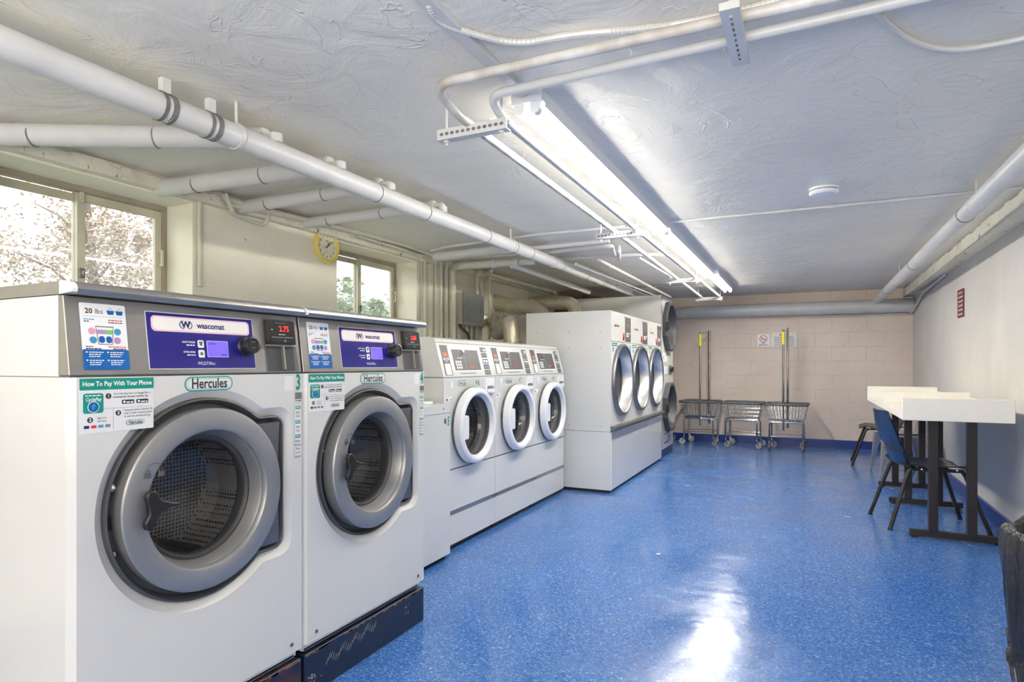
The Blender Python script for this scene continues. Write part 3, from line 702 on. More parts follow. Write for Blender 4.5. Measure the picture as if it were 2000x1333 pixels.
# electrical box
y0 = at_x(905, 600, XL + .16).y; y1 = at_x(944, 600, XL + .16).y
zt = at_x(905, 571, XL + .16).z; zb = at_x(905, 633, XL + .16).z
root = thing('electrical_box', 'grey electrical panel box on the wall above the small washers', 'electrical box', (XL, (y0 + y1) / 2, zb))
h = (y1 - y0) / 2; H = zt - zb
q = MB(); q.box(.0, .15, -h, h, 0, H, PIPEC); q.build('box', root, bevel=.003)
q = MB(); q.box(.15, .165, -h - .008, h + .008, -.01, H + .01, BOXG); q.build('cover', root, bevel=.003)
q = MB(); q.box(.165, .172, -h * .65, h * .75, H * .1, H * .9, BOXG); dr = q.build('door', root, bevel=.003)
q = MB(); q.box(.172, .178, h * .55, h * .68, H * .42, H * .5, SEAM); q.build('latch', dr)
for k, (x_, r_, c_, dz) in enumerate([(912, .014, PIPEC, .45), (921, .016, PIPEC, .45), (931, .016, PIPEC, .45)]):
    A = at_x(x_, 640, XL + .08)
    pipe(['leftmost of three cream conduits under the electrical box', 'middle one of three cream conduits under the electrical box', 'rightmost of three cream conduits under the electrical box'][k], [(A.x, A.y, zb), (A.x, A.y, zb - dz)], r_, c_, 0)
pipe('dark cable sagging from the left of the electrical box', [(XL + .10, y0 + .02, zb + .004), at_x(906, 646, XL + .12), at_x(913, 650, XL + .12), at_x(919, 675, XL + .12)], .012, GASK, .05, name='cable', cat='cable')
pipe('yellowish cable looping right of the electrical box', [at_x(941, 640, XL + .14), at_x(948, 633, XL + .14), at_x(959, 634, XL + .14), at_x(961, 650, XL + .14), at_x(955, 662, XL + .14)], .011, CABLEY, .08, name='cable', cat='cable')
pipe('cream pipe with elbow left of the electrical box', [at_x(894, 672, XL + .06), at_x(894, 594, XL + .06), at_x(906, 594, XL + .06)], .015, PIPEC, .04, rings=[(at_x(894, 650, XL + .06), (0, 0, 1), .012, .02)])

# silver ducts
def duct(label, pts, r, rad, rings):
    b_ = MB(); P = fil(pts, rad, 4)
    b_.tube(P, r, GALV, 18)
    for c, ax in rings: b_.ring(c, ax, r, .004, .02, GALV)
    tag(b_.build('exhaust_duct', ang=20), label, 'duct', 'silver dryer exhaust ducts')
YD = 6.2
duct('upper silver duct leaving the wall toward the dryers, gold-tinged', [(XL, YD, 1.86), (-2.95, YD, 1.80), (-2.62, YD, 1.77), (-2.50, YD, 1.5)], .085, .12, [((XL + .01, YD, 1.86), (1, 0, 0)), ((-2.72, YD, 1.78), (1, 0, -.05)), ((-2.85, YD, 1.785), (1, 0, -.1))])
duct('rear silver duct elbow beyond the gold-tinged one', [(XL, 7.15, 1.93), (-2.55, 7.15, 1.92), (-2.53, 7.15, 1.5)], .085, .14, [((-2.75, 7.15, 1.925), (1, 0, 0))])
duct('lower silver duct leaving the wall, bending down beside the dryer cabinet', [(XL, 6.0, 1.64), (-2.98, 5.85, 1.60), (-2.80, 5.55, 1.46), (-2.60, 5.40, 1.60), (-2.56, 5.40, 1.30), (-2.56, 5.40, .3)], .082, .11, [((-2.56, 5.40, 1.38), (0, 0, 1)), ((-2.56, 5.40, 1.22), (0, 0, 1))])

# clock
root = thing('wall_clock', 'round yellow wall clock beside the smaller window', 'clock', (XL, at_x(635, 481, XL).y, at_x(635, 481, XL + .02).z), PI / 2)
R_ = .123
q = MB(); q.lathe([(R_ - .005, 0), (R_, -.01), (R_ - .003, -.03), (R_ - .012, -.036), (R_ - .024, -.030), (R_ - .027, -.018)], 0, 0, YCLOCK, 48, True); q.build('case', root)
q = MB(); q.lathe([(R_ - .026, -.018), (.0005, -.018)], 0, 0, CFACE, 48)
for i in range(1, 13):
    a = PI / 2 - i * PI / 6; q.text(str(i), math.cos(a) * .075, math.sin(a) * .075, -.0185, .027, INK, .8, .02)
greek(q, -.012, .012, -.035, -.0185, .004, INKG); q.prism(rrect(-.01, .01, .036, .043, .002), -.0186, -.018, RED)
q.build('dial', root)
def hand(a, L_, w_, y, m, nm):
    q = MB(Matrix.Rotation(a, 4, 'Y')); q.prism([(-w_, -.015), (w_, -.015), (w_ * .5, L_), (-w_ * .5, L_)], y, y + .0015, m); q.build(nm, root)
hand(math.radians(34), .045, .004, -.021, BLACK, 'hour_hand'); hand(math.radians(52), .07, .003, -.023, BLACK, 'minute_hand')
hand(math.radians(252), .075, .001, -.024, INKG, 'second_hand')

# signs
p = at_y(1491, 665, YB); sc_ = (YB * .97) / 1200 * .97
root = tag(MB(Matrix.Translation(at_y(1491, 665, YB - .006))).box(-.082, .082, 0, .005, -.09, .09, LABELW).build('no_smoking_sign'), 'square white no smoking sign on the back wall', 'sign')
q = MB(); q.M = Matrix.Translation((0, -.0025, .09))
for r1, r0 in ((.052, .043),):
    q.loft([[(r1 * math.cos(t), -.001, .02 + r1 * math.sin(t)) for t in [2 * PI * i / 32 for i in range(32)]], [(r0 * math.cos(t), -.001, .02 + r0 * math.sin(t)) for t in [2 * PI * i / 32 for i in range(32)]]], RED)
q.prism([(-.034, .046), (-.028, .052), (.034, -.006), (.028, -.012)], -.0016, -.001, RED)
q.box(-.03, .02, -.0012, -.0006, .012, .02, INK); q.box(.024, .03, -.0012, -.0006, .012, .02, INK)
q.text('NO', 0, -.045, -.001, .028, INK, 1, .01); q.text('SMOKING', 0, -.07, -.001, .028, INK, 1, .01)
q.build('symbol', root)
root = tag(MB(Matrix.Translation(at_y(1531, 664, YB - .006))).box(-.165, .165, 0, .005, -.105, .105, TABLEW).build('notice_sign'), 'pale printed notice on the back wall behind the cart pole', 'sign')
q = MB(Matrix.Translation((0, -.0025, .105)))
greek(q, -.06, .06, .072, -.001, .018, RED)
for k in range(6): greek(q, -.13, .13, .038 - k * .025, -.001, .011, INKG, k)
q.build('lettering', root)
p = at_x(1875, 593, xr(5.7)); M = Matrix.Translation((xr(p.y) - .004, p.y, p.z)) @ Matrix.Rotation(-PI / 2, 4, 'Z')
wd = abs(at_x(1869, 593, xr(5.7)).y - at_x(1881, 593, xr(5.7)).y) / 2
root = tag(MB(M).prism(rrect(-wd, wd, -.125, .125, .012), -.004, .0, MAROON).build('maroon_sign'), 'small maroon sign with white lettering on the right wall', 'sign')
q = MB(Matrix.Translation(-root.location) @ M)
for k in range(6): greek(q, -wd * .7, wd * .7, .095 - k * .038, -.0045, .014, LABELW, k)
q.build('lettering', root)
# ================================================================ BIG WASHERS (numbers 3 and 4)
def polar_loop(fn, n=96, extra=()):
    angs = [2 * PI * i / n for i in range(n)]
    for e in extra:
        k = min(range(n), key=lambda i: abs(((angs[i] - e + PI) % (2 * PI)) - PI)); angs[k] = e % (2 * PI)
    return sorted(angs)
def rectR(a, x0, x1, z0, z1):
    c, s = math.cos(a), math.sin(a); t = []
    if c > 1e-9: t.append(x1 / c)
    if c < -1e-9: t.append(x0 / c)
    if s > 1e-9: t.append(z1 / s)
    if s < -1e-9: t.append(z0 / s)
    return min(t)
def keyR(a, r, hx, hz, rad=.035):
    """circle r joined with a rounded hinge box reaching hx, +-hz"""
    c, s = math.cos(a), math.sin(a)
    if c <= 0: return r
    # rounded rectangle ray distance
    t = rectR(a, -1, hx, -hz, hz)
    x, z = t * c, t * s
    if abs(z) > hz - rad and x > hx - rad:     # corner arc
        cx, cz = hx - rad, math.copysign(hz - rad, s)
        B = c * cx + s * cz; D = B * B - (cx * cx + cz * cz - rad * rad)
        if D > 0: t = B + math.sqrt(D)
    return max(r, t)

def pill_logo(q, cx, cz, w_, h, y, text='Hercules'):
    q.card(rrect(cx - w_ / 2, cx + w_ / 2, cz - h / 2, cz + h / 2, h / 2), y, TEAL)
    for e, dy, m_ in ((.085, .0004, STICK), (.15, .0008, TEAL), (.175, .0012, STICK)):
        e *= h; q.card(rrect(cx - w_ / 2 + e, cx + w_ / 2 - e, cz - h / 2 + e, cz + h / 2 - e, h / 2), y - dy, m_)
    q.text(text, cx, cz, y - .0016, h * .98, INK, w_ / h / 4.75, .02)
def barcode(q, x0, x1, z0, z1, y):
    x = x0; i = 0
    while x < x1:
        w_ = (.0009, .0018, .0013)[i % 3]; q.add([(x, y, z0), (x + w_, y, z0), (x + w_, y, z1), (x, y, z1)], [(0, 1, 2, 3)], INK); x += w_ + (.0012, .001, .0018)[(i * 2) % 3]; i += 1

BW, BD = .737, .80
def big_washer(y, num, price, door_deg, label):
    root = thing('washing_machine', label, 'washing machine', (-1.547, y, .155), PI / 2, 'large grey-doored front load washers')
    O = Matrix.Translation((0, 0, -.155))                    # local z = height over the floor
    zt = 1.120; zb = .185; cx, cz = .3685, .769
    # cabinet
    q = MB(O); ch = .016
    q.openbox(0.0, BW, ch, BD, zb, zt, WHITE)
    # front: outer loop to the flare, dish, then keyhole edge
    ex_ = [math.atan2(z - cz, x - cx) for x in (ch, BW - .004) for z in (zb, zt)]
    A = polar_loop(None, 120, ex_)
    def lp(fn, y_): return [(cx + fn(a) * math.cos(a), y_, cz + fn(a) * math.sin(a)) for a in A]
    outer = lambda a: rectR(a, ch - cx, BW - .004 - cx, zb - cz, zt - cz)
    k1 = lambda a: min(keyR(a, .312, .318, .243, .05), outer(a) * .985)
    k2 = lambda a: keyR(a, .297, .303, .228, .045)
    k3 = lambda a: keyR(a, .287, .290, .217, .035)
    q.loft([lp(outer, ch * .9), lp(outer, 0), lp(k1, 0), lp(k2, .012), lp(k3, .018), lp(k3, .03)], WHITE)
    q.add([(0, ch, zb), (ch, 0, zb), (ch, 0, zt), (0, ch, zt)], [(0, 1, 2, 3)], WHITE)
    q.box(.012, BW - .012, .02, .05, .16, zb, WHITE2); q.box(.02, BW - .02, .02, BD - .05, .155, .165, SEAM)
    for x in (.06, BW - .05): q.lathe([(.006, 0), (.006, -.003), (.0005, -.004)], x, zb + .03, STEELD, 12)
    q.build('cabinet', root, ang=30)
    # gasket plate: dark keyhole tray with drum opening
    q = MB(O)
    g1 = lambda a: keyR(a, .272, .276, .203, .03); rr_ = lambda r: (lambda a: r)
    q.loft([lp(k3, .018), lp(lambda a: k3(a) * .992, .006), lp(lambda a: k3(a) * .975, .004), lp(g1, .016), lp(lambda a: g1(a) * .985, .03), lp(rr_(.205), .03), lp(rr_(.20), .06), lp(rr_(.19), .08), lp(rr_(.185), .10)], GASK)
    q.box(cx + .19, cx + .270, .012, .03, cz - .19, cz + .19, STEELD)
    q.box(cx + .235, cx + .262, .008, .02, cz - .06, cz + .06, GASK)
    for dz in (.07, -.10):
        q.lathe([(.011, .028), (.010, .022), (.005, .018), (.0005, .016)], cx - .252, cz + dz, CHROME, 16)
    q.prism(rrect(cx - .268, cx - .248, cz - .035, cz + .0, .004), .026, .031, BLACK); q.box(cx - .252, cx - .242, .008, .03, cz - .03, cz - .012, CHROME)
    q.build('gasket_plate', root)
    # drum
    q = MB(O); q.lathe([(.185, .10), (.24, .115), (.24, .30), (.232, .32)], cx, cz, DRUM, 48); q.lathe([(.232, .32), (.03, .305), (.028, .295), (.0005, .292)], cx, cz, DRUMB, 48)
    for k in range(3):
        a = .9 + k * 2 * PI / 3; c_, s_ = math.cos(a), math.sin(a)
        P = [(.24, -.03), (.19, -.008), (.19, .008), (.24, .03)]
        q.loft([[(cx + r * c_ - t * s_, yy, cz + r * s_ + t * c_) for r, t in P] for yy in (.14, .31)], STEELD, True, True)
    q.build('drum', root)
    # door hinged on its right edge
    hx = cx + .262
    D = O @ Matrix.Translation((hx, .012, 0)) @ Matrix.Rotation(math.radians(door_deg), 4, 'Z') @ Matrix.Translation((-hx, .002, 0))
    q = MB(D)
    q.lathe([(.254, .024), (.257, .016), (.257, -.026), (.254, -.031), (.246, -.034), (.202, -.036), (.196, -.034), (.192, -.028), (.190, -.018)], cx, cz, DOORG, 72)
    q.lathe([(.190, -.018), (.187, -.012), (.176, .030), (.172, .034), (.172, .042), (.254, .014)], cx, cz, DOORG, 72)
    for sgn in (1, -1):      # hinge arms flush with the ring
        q.prism([(cx + .215, cz + sgn * .075), (cx + .262, cz + sgn * .075), (cx + .268, cz + sgn * .195), (cx + .165, cz + sgn * .195)][::(1 if sgn > 0 else -1)], -.012, .02, STEELD)
    door = q.build('door', root, ang=28)
    q = MB(D); q.lathe([(.190, -.0165), (.186, -.0125), (.163, .028), (.158, .032)], cx, cz, GASK, 72) if False else None
    q = MB(D); q.lathe([(.1775, .022), (.170, .020), (.164, .030), (.160, .044)], cx, cz, GASK, 72); q.build('inner_seal', door)
    q = MB(D); q.lathe([(.165, .028), (.156, .05), (.132, .105), (.09, .125), (.04, .133), (.0005, .134)], cx, cz, DOORGLASS, 64); q.build('window_bowl', door)
    # handle: flared grip with stem
    q = MB(D); hx0, hz0 = cx - .182, cz + .01
    P = [(-.030, -.050), (-.014, -.050), (-.002, -.030), (.010, -.014), (.040, -.003), (.062, -.006), (.064, .005), (.040, .010), (.012, .020), (.000, .040), (-.010, .050), (-.026, .045), (-.030, .030), (-.024, .012), (-.022, -.012), (-.034, -.032)]
    q.prism([(hx0 + a * 1.0, hz0 + b_ * 1.0) for a, b_ in P], -.062, -.044, BLACK)
    q.lathe([(.016, -.034), (.013, -.046)], hx0 + .005, hz0, BLACK, 20)
    tag(q.build('handle', door, bevel=.005, seg=3), 'black flared handle', None)
    # engraved lock marks
    q = MB(D)
    for dx in (-.012, .025):
        q.prism(rrect(cx - .182 + dx - .009, cx - .182 + dx + .009, cz + .088, cz + .102, .003), -.0366, -.0362, STEELD)
        q.tube([(cx - .182 + dx + .006 * math.cos(t), -.0364, cz + .102 + .009 * math.sin(t)) for t in [PI * k / 8 for k in range(9)]], .0009, STEELD, 5)
    q.tube([(cx - .175 + .018 * math.cos(t), -.0364, cz + .116 + .010 * math.sin(t)) for t in [PI * k / 10 for k in range(11)]], .0009, STEELD, 5)
    q.build('lock_symbol', door)
    # steel control panel (leans back)
    H = .193; T = O @ Matrix.Translation((0, 0, zt + .004)) @ Matrix.Rotation(-.135, 4, 'X')
    q = MB(O); q.prof([(0, zt + .004), (.026, zt + .195), (.046, zt + .195), (.046, zt + .004)], .0, BW - .004, STEEL); q.box(.001, BW - .005, .047, BD, zt + .001, zt + .196, WHITE)
    q.prof([(.006, zt - .001), (.008, zt + .005), (BD, zt + .005), (BD, zt - .001)], .004, BW - .006, SEAM)
    panel = q.build('control_panel', root, bevel=.003)
    q = MB(O); zs = zt + .197
    q.prof([(-.012, zs + .004), (-.014, zs + .012), (-.010, zs + .022), (-.002, zs + .028), (.012, zs + .031), (BD, zs + .031), (BD, zs), (-.008, zs)], .012, BW - .003, STEEL)
    q.prof([(-.011, zs + .004), (-.013, zs + .012), (-.009, zs + .0215), (-.001, zs + .0275), (.012, zs + .0305), (.04, zs + .0305), (.04, zs)], .0, .012, WHITE2)
    q.box(.0, .012, .04, BD, zs, zs + .031, STEEL)
    q.build('top_panel', root)
    q = MB(O); L_ = []
    for yy, s_ in ((.34, .9), (.36, 1), (.62, 1), (.64, .9)):
        L_.append([(.10 + .14 - .16 * math.cos(PI * k / 16) * s_, yy, zs + .030 + .042 * s_ * math.sin(PI * k / 16)) for k in range(17)])
    q.loft(L_, BOXG, True, True); q.build('hopper_lid', root)
    # blue display film
    def u(f): return f * BW
    q = MB(T); x0, x1 = u(.265), u(.735); zA, zB = .014, .170
    q.card([(x0, zA), (x1, zA), (x1, zB), (x0, zB)], -.0008, CREAMW)
    q.card([(x0 + .002, zA + .002), (x1 - .002, zA + .002), (x1 - .002, zB - .002), (x0 + .002, zB - .002)], -.0013, BLUEP)
    px0, px1, pz0, pz1 = x0 + .014, x1 - .014, .117, .160
    for k, (e, m_) in enumerate(((0, PINK), (.0015, CREAMW), (.003, PINK), (.0042, CREAMW))):
        q.card(rrect(px0 + e, px1 - e, pz0 + e, pz1 - e, .012), -.0017 - k * .0003, m_)
    yy = -.003; mx = (px0 + px1) / 2
    q.text('wascomat', mx + .022, .138, yy, .0235, NAVY, .95, .03)
    q.text('W', mx - .058, .138, yy, .026, NAVY, 1.0, .05)
    for s_ in (-1, 1):
        q.tube([(mx - .058 + s_ * .019 * math.cos(t), yy, .138 + .0125 * math.sin(t)) for t in [-1.15 + 2.3 * k / 12 for k in range(13)]], .0011, NAVY, 5)
    bx = x0 + .148
    for bz, t1 in ((.086, 'HEAVY SOILED'), (.058, 'EXTRA RINSE')):
        q.card(rrect(bx, bx + .020, bz - .011, bz + .011, .004), -.0017, CREAMW)
        q.text(t1, bx - .028, bz + .004, -.002, .0072, LABELW, .85, .02); greek(q, bx - .036, bx - .010, bz - .004, -.002, .004, LABELW)
    q.prism([(bx + .006, .081), (bx + .014, .081), (bx + .014, .088), (bx + .017, .089), (bx + .015, .093), (bx + .005, .093), (bx + .003, .089), (bx + .006, .088)], -.0024, -.0020, SEAM)
    q.prism(rrect(bx + .005, bx + .015, .053, .063, .005), -.0024, -.0020, SEAM)
    q.text('WLD730cc', (x0 + x1) / 2 - .002, .030, -.002, .013, LABELW, .95)
    dp = q.build('display_panel', panel)
    q = MB(T); sx0 = bx + .030
    q.card(rrect(sx0 - .001, sx0 + .071, .0485, .0965, .003), -.0018, CREAMW)
    q.card(rrect(sx0, sx0 + .070, .0495, .0955, .003), -.0022, LCD)
    greek(q, sx0 + .006, sx0 + .03, .088, -.0026, .005, PURPLE); greek(q, sx0 + .045, sx0 + .064, .056, -.0026, .005, PURPLE)
    tag(q.build('screen', panel), 'violet screen', None)
    q = MB(T); kx, kz = u(.69), .083
    q.lathe([(.030, -.001), (.031, -.004), (.029, -.006), (.0265, -.008), (.0265, -.034), (.0245, -.038), (.020, -.039), (.018, -.037), (.0005, -.0365)], kx, kz, BLACK, 40)
    greek(q, kx - .008, kx + .009, kz + .009, -.0368, .003, INKG); greek(q, kx - .008, kx + .009, kz - .009, -.0368, .003, INKG)
    tag(q.build('knob', panel), 'black round knob', None)
    # capacity label
    q = MB(T); x0, x1, zA, zB = u(.045), u(.195), .014, .178; c = (x0 + x1) / 2
    q.card(rrect(x0 - .001, x1 + .001, zA - .001, zB + .001, .004), -.0008, SEAM)
    q.card(rrect(x0, x1, zA, zB, .004), -.0012, LABELW)
    q.card(rrect(x0, x1, zA, zA + .050, .004), -.0016, LBLUE)
    yy = -.0017
    q.text('20', x0 + .021, zB - .020, yy, .018, INK, 1, .02); q.text('lbs', x0 + .045, zB - .020, yy, .018, INK, 1, -.004)
    for k in range(2):
        bx_ = x0 + .066 + k * .022; q.prism([(bx_, zB - .026), (bx_ + .013, zB - .026), (bx_ + .016, zB - .016), (bx_ - .003, zB - .016)], yy - .0004, yy, LBLUE)
        q.tube([(bx_, yy, zB - .016), (bx_ + .0065, yy, zB - .009), (bx_ + .013, yy, zB - .016)], .0004, INKG, 4)
    q.box(x0 + .008, x1 - .008, yy - .0001, yy, zB - .0325, zB - .032, INKG)
    greek(q, x0 + .008, x0 + .032, zB - .040, yy, .003, CYAN); greek(q, x1 - .045, x1 - .008, zB - .040, yy, .003, RED); greek(q, x1 - .045, x1 - .008, zB - .046, yy, .003, INK); greek(q, x0 + .008, x0 + .02, zB - .045, yy, .003, INK)
    mz_ = zB - .076
    q.prism([(c - .022, mz_ + .020), (c + .022, mz_ + .020), (c + .017, mz_ - .026), (c - .017, mz_ - .026)], yy - .0002, yy, INKG)
    q.prism([(c - .020, mz_ + .017), (c + .020, mz_ + .017), (c + .015, mz_ - .024), (c - .015, mz_ - .024)], yy - .0005, yy - .0003, LABELW)
    q.card([(c - .018, mz_ + .0), (c, mz_ + .0), (c, mz_ + .011), (c - .019, mz_ + .011)], yy - .0008, VIOL); q.card([(c, mz_ + .0), (c + .018, mz_ + .0), (c + .019, mz_ + .011), (c, mz_ + .011)], yy - .0008, GREENI)
    for k in (-1, 1): q.card(rrect(c + k * .0085 - .007, c + k * .0085 + .007, mz_ - .022, mz_ - .005, .006), yy - .0008, LBLUE)
    for dx, dz, m_ in ((-.031, .007, PINK), (.031, .007, CYAN), (-.029, -.015, CYAN), (.029, -.015, VIOL)): q.card(circ(c + dx, mz_ + dz, .0085, 16), yy - .0005, m_)
    greek(q, x0 + .008, x0 + .026, mz_ - .031, yy, .003, INK); greek(q, x0 + .008, x0 + .045, mz_ - .036, yy, .003, INK); greek(q, x1 - .05, x1 - .006, mz_ - .031, yy, .003, RED); greek(q, x1 - .038, x1 - .006, mz_ - .036, yy, .003, INK)
    for gx in (x0 + .012, x0 + .062):
        for gz in (.050, .030):
            q.card(circ(gx - .003, zA + gz - .007, .002, 10), -.0021, LABELW)
            for k in range(3): greek(q, gx + .002, gx + .036 - k * .004, zA + gz - .007 - k * .0052, -.0021, .003, LABELW, k)
    q.build('capacity_label', panel)
    # payment reader
    q = MB(T); x0, x1 = u(.80), u(.955)
    q.card([(x0 - .006, .004), (x1 + .018, .004), (x1 + .006, .178), (x0 - .006, .178)], -.0008, STEELD)
    q.prism(rrect(x0, x1, .092, .170, .004), -.016, -.001, BLACK); q.prism(rrect(x0 + .006, x1 - .004, .096, .112, .002), -.018, -.0161, BLACK)
    q.box(x0 + .014, x1 - .010, -.0166, -.016, .113, .116, CHROME)
    q.prism([(x0, .006), (x1, .006), (x1, .086), (x0, .086)], -.0014, -.0009, GASK); q.box(x0 + .060, x0 + .066, -.012, -.001, .010, .086, STEEL); q.box(x0 - .004, x1 + .008, -.008, -.001, .086, .092, STEEL)
    rd = q.build('payment_reader', panel, bevel=.0015)
    q = MB(T); q.text(price, (x0 + x1) / 2 + .010, .142, -.0168, .026, LED, .95, 0); greek(q, x0 + .042, x0 + .07, .124, -.0168, .003, LABELW); q.card(rrect(x0 + .014, x0 + .018, .137, .141, .001), -.0170, LABELW)
    greek(q, x0 + .03, x0 + .08, .162, -.0168, .0025, INKG)
    q.text('A', (x0 + x1) / 2 + .008, .103, -.0188, .011, LABELW); q.build('price_display', panel)
    # decals on the white front
    q = MB(O); bx0, bx1 = .022, .205
    q.card(rrect(bx0, bx1, .985, 1.115, .002), -.0007, STICK)
    q.card(rrect(bx0, bx1, 1.089, 1.117, .002), -.0011, TEAL)
    q.text('How To Pay With Your Phone', (bx0 + bx1) / 2, 1.1035, -.0019, .0158, LABELW, .86, .03)
    q.card(rrect(bx0 + .008, bx0 + .055, 1.033, 1.081, .006), -.0012, TEAL); q.text('CyclePay', bx0 + .0315, 1.066, -.0020, .0125, LABELW, .8, .02)
    greek(q, bx0 + .012, bx0 + .05, 1.076, -.0019, .003, LABELW)
    q.card(circ(bx0 + .0315, 1.048, .0135, 24), -.0016, LABELW); q.card(circ(bx0 + .0315, 1.048, .012, 24), -.0020, LBLUE)
    q.prism([(bx0 + .027, 1.052), (bx0 + .034, 1.056), (bx0 + .036, 1.049), (bx0 + .030, 1.047), (bx0 + .034, 1.044), (bx0 + .028, 1.041)], -.0028, -.0022, CYAN)
    for nx, nz, s_ in ((bx0 + .067, 1.073, '1'), (bx0 + .024, 1.017, '2'), (bx0 + .091, 1.030, '3')):
        q.card(circ(nx, nz, .0068, 20), -.0012, INK); q.text(s_, nx, nz, -.0019, .011, LABELW, 1, .03)
    t = lambda s_, x, z, h=.0072, b_=0: q.text(s_, x, z, -.0013, h, INK, .82, b_)
    t('Go to the App Store or Google Play to', bx0 + .127, 1.078); t('download the Hercules CyclePay App', bx0 + .123, 1.070, .0072, .01)
    t('Sign in to', bx0 + .051, 1.021); t('add value', bx0 + .051, 1.013)
    t('Using your phone, scan the QR', bx0 + .142, 1.036); t('code or enter machine number', bx0 + .142, 1.028); t('to start the machine and pay', bx0 + .140, 1.020)
    for gx in (bx0 + .100, bx0 + .137): q.card(rrect(gx, gx + .031, 1.052, 1.062, .002), -.0012, INK); greek(q, gx + .011, gx + .028, 1.056, -.0019, .004, LABELW); q.card(circ(gx + .006, 1.057, .003, 10), -.0017, LABELW)
    q.box(bx0 + .05, bx1 - .004, -.0011, -.0009, 1.0425, 1.0430, INKG); q.box(bx0 + .0785, bx0 + .079, -.0011, -.0009, .990, 1.0425, INKG)
    for k, m_ in enumerate((NAVY, RED, CYAN, INKG)): q.card(rrect(bx0 + .010 + k * .0165, bx0 + .022 + k * .0165, .997, 1.004, .001), -.0012, m_)
    pill_logo(q, bx0 + .134, 1.004, .048, .0125, -.0012)
    q.build('payment_sticker', root)
    q = MB(O); pill_logo(q, .3735, 1.096, .158, .041, -.0007); q.build('logo_sticker', root)
    q = MB(O)
    q.card(rrect(.655, .695, 1.063, 1.112, .002), -.0007, STICK)
    q.text(num, .716, 1.089, -.0012, .072, TEAL, .62, .03)
    barcode(q, .701, .731, 1.034, 1.057, -.001); greek(q, .703, .729, 1.029, -.001, .004, INK)
    q.build('machine_number', root)
    q = MB(O); q.card(rrect(.699, .729, .838, 1.018, .003), -.0007, TEAL); q.card(rrect(.6996, .7284, .8386, 1.0174, .003), -.0011, STICK)
    zz = 1.006
    for k, ls in enumerate((('Select', 'Cycle'), ('Insert', 'Card'), ('Washer', 'Will Start', 'When', 'Card Is', 'Inserted'))):
        q.card(rrect(.703, .7255, zz - .006, zz + .006, .003), -.0015, TEAL); q.text('STEP %d' % (k + 1), .714, zz, -.0023, .0095, LABELW, .7, .02); zz -= .0165
        for s_ in ls: q.text(s_, .714, zz, -.0013, .0125, INK, .62, .01); zz -= .0128
        zz -= .0065
    q.build('steps_sticker', root)
    return root
big_washer(.848, '3', '2.75', 0, 'large front load washer numbered 3 with closed grey round door, nearest the camera')
big_washer(1.590, '4', '2.85', 1.6, 'large front load washer numbered 4 with its grey round door slightly ajar')

# steel bases
for y, wd, lb, k in ((.848, .735, 'rusty navy steel base under washer number 3', 0), (1.600, .728, 'scratched navy steel base under washer number 4', 1)):
    M = Matrix.Translation((-1.547, y, 0)) @ Matrix.Rotation(PI / 2, 4, 'Z')
    q = MB(M); q.box(0.0, wd, .002, .79, 0, .150, BASEBL if k else BASERU)
    ob = tag(q.build('machine_base', bevel=.006, seg=3), lb, 'machine base', 'navy steel washer bases')
    inv = Matrix.Translation(-ob.location)
    q = MB(inv @ M); rnd = random.Random(5 + k)
    for i in range(26):
        x = .10 + i * .011 if k else .3 + i * .01; zc_ = .075 + .012 * math.sin(i) + i * .0012
        q.add([(x, .0012, zc_), (x + .002, .0012, zc_ - .001), (x + .012, .0012, zc_ + .022), (x + .010, .0012, zc_ + .022)], [(0, 1, 2, 3)], SCRATCH)
    for i in range(22):
        x = rnd.choice((.03, .045, .6)) + rnd.uniform(-.02, .03); zc_ = rnd.uniform(.03, .07) if x < .2 else rnd.uniform(.07, .11)
        a = rnd.uniform(0, 3); L_ = rnd.uniform(.004, .014)
        q.add([(x, .0012, zc_), (x + L_ * math.cos(a), .0012, zc_ + L_ * math.sin(a)), (x + L_ * math.cos(a + .7), .0012, zc_ + .6 * L_ * math.sin(a + .7))], [(0, 1, 2)], SCRATCH)
    for i in range(30):
        x = rnd.uniform(.0, wd - .03); q.box(x, x + rnd.uniform(.01, .04), .0008, .0018, .1435 - rnd.uniform(0, .003), .1475, RUSTE)
    q.build('scratches', ob)

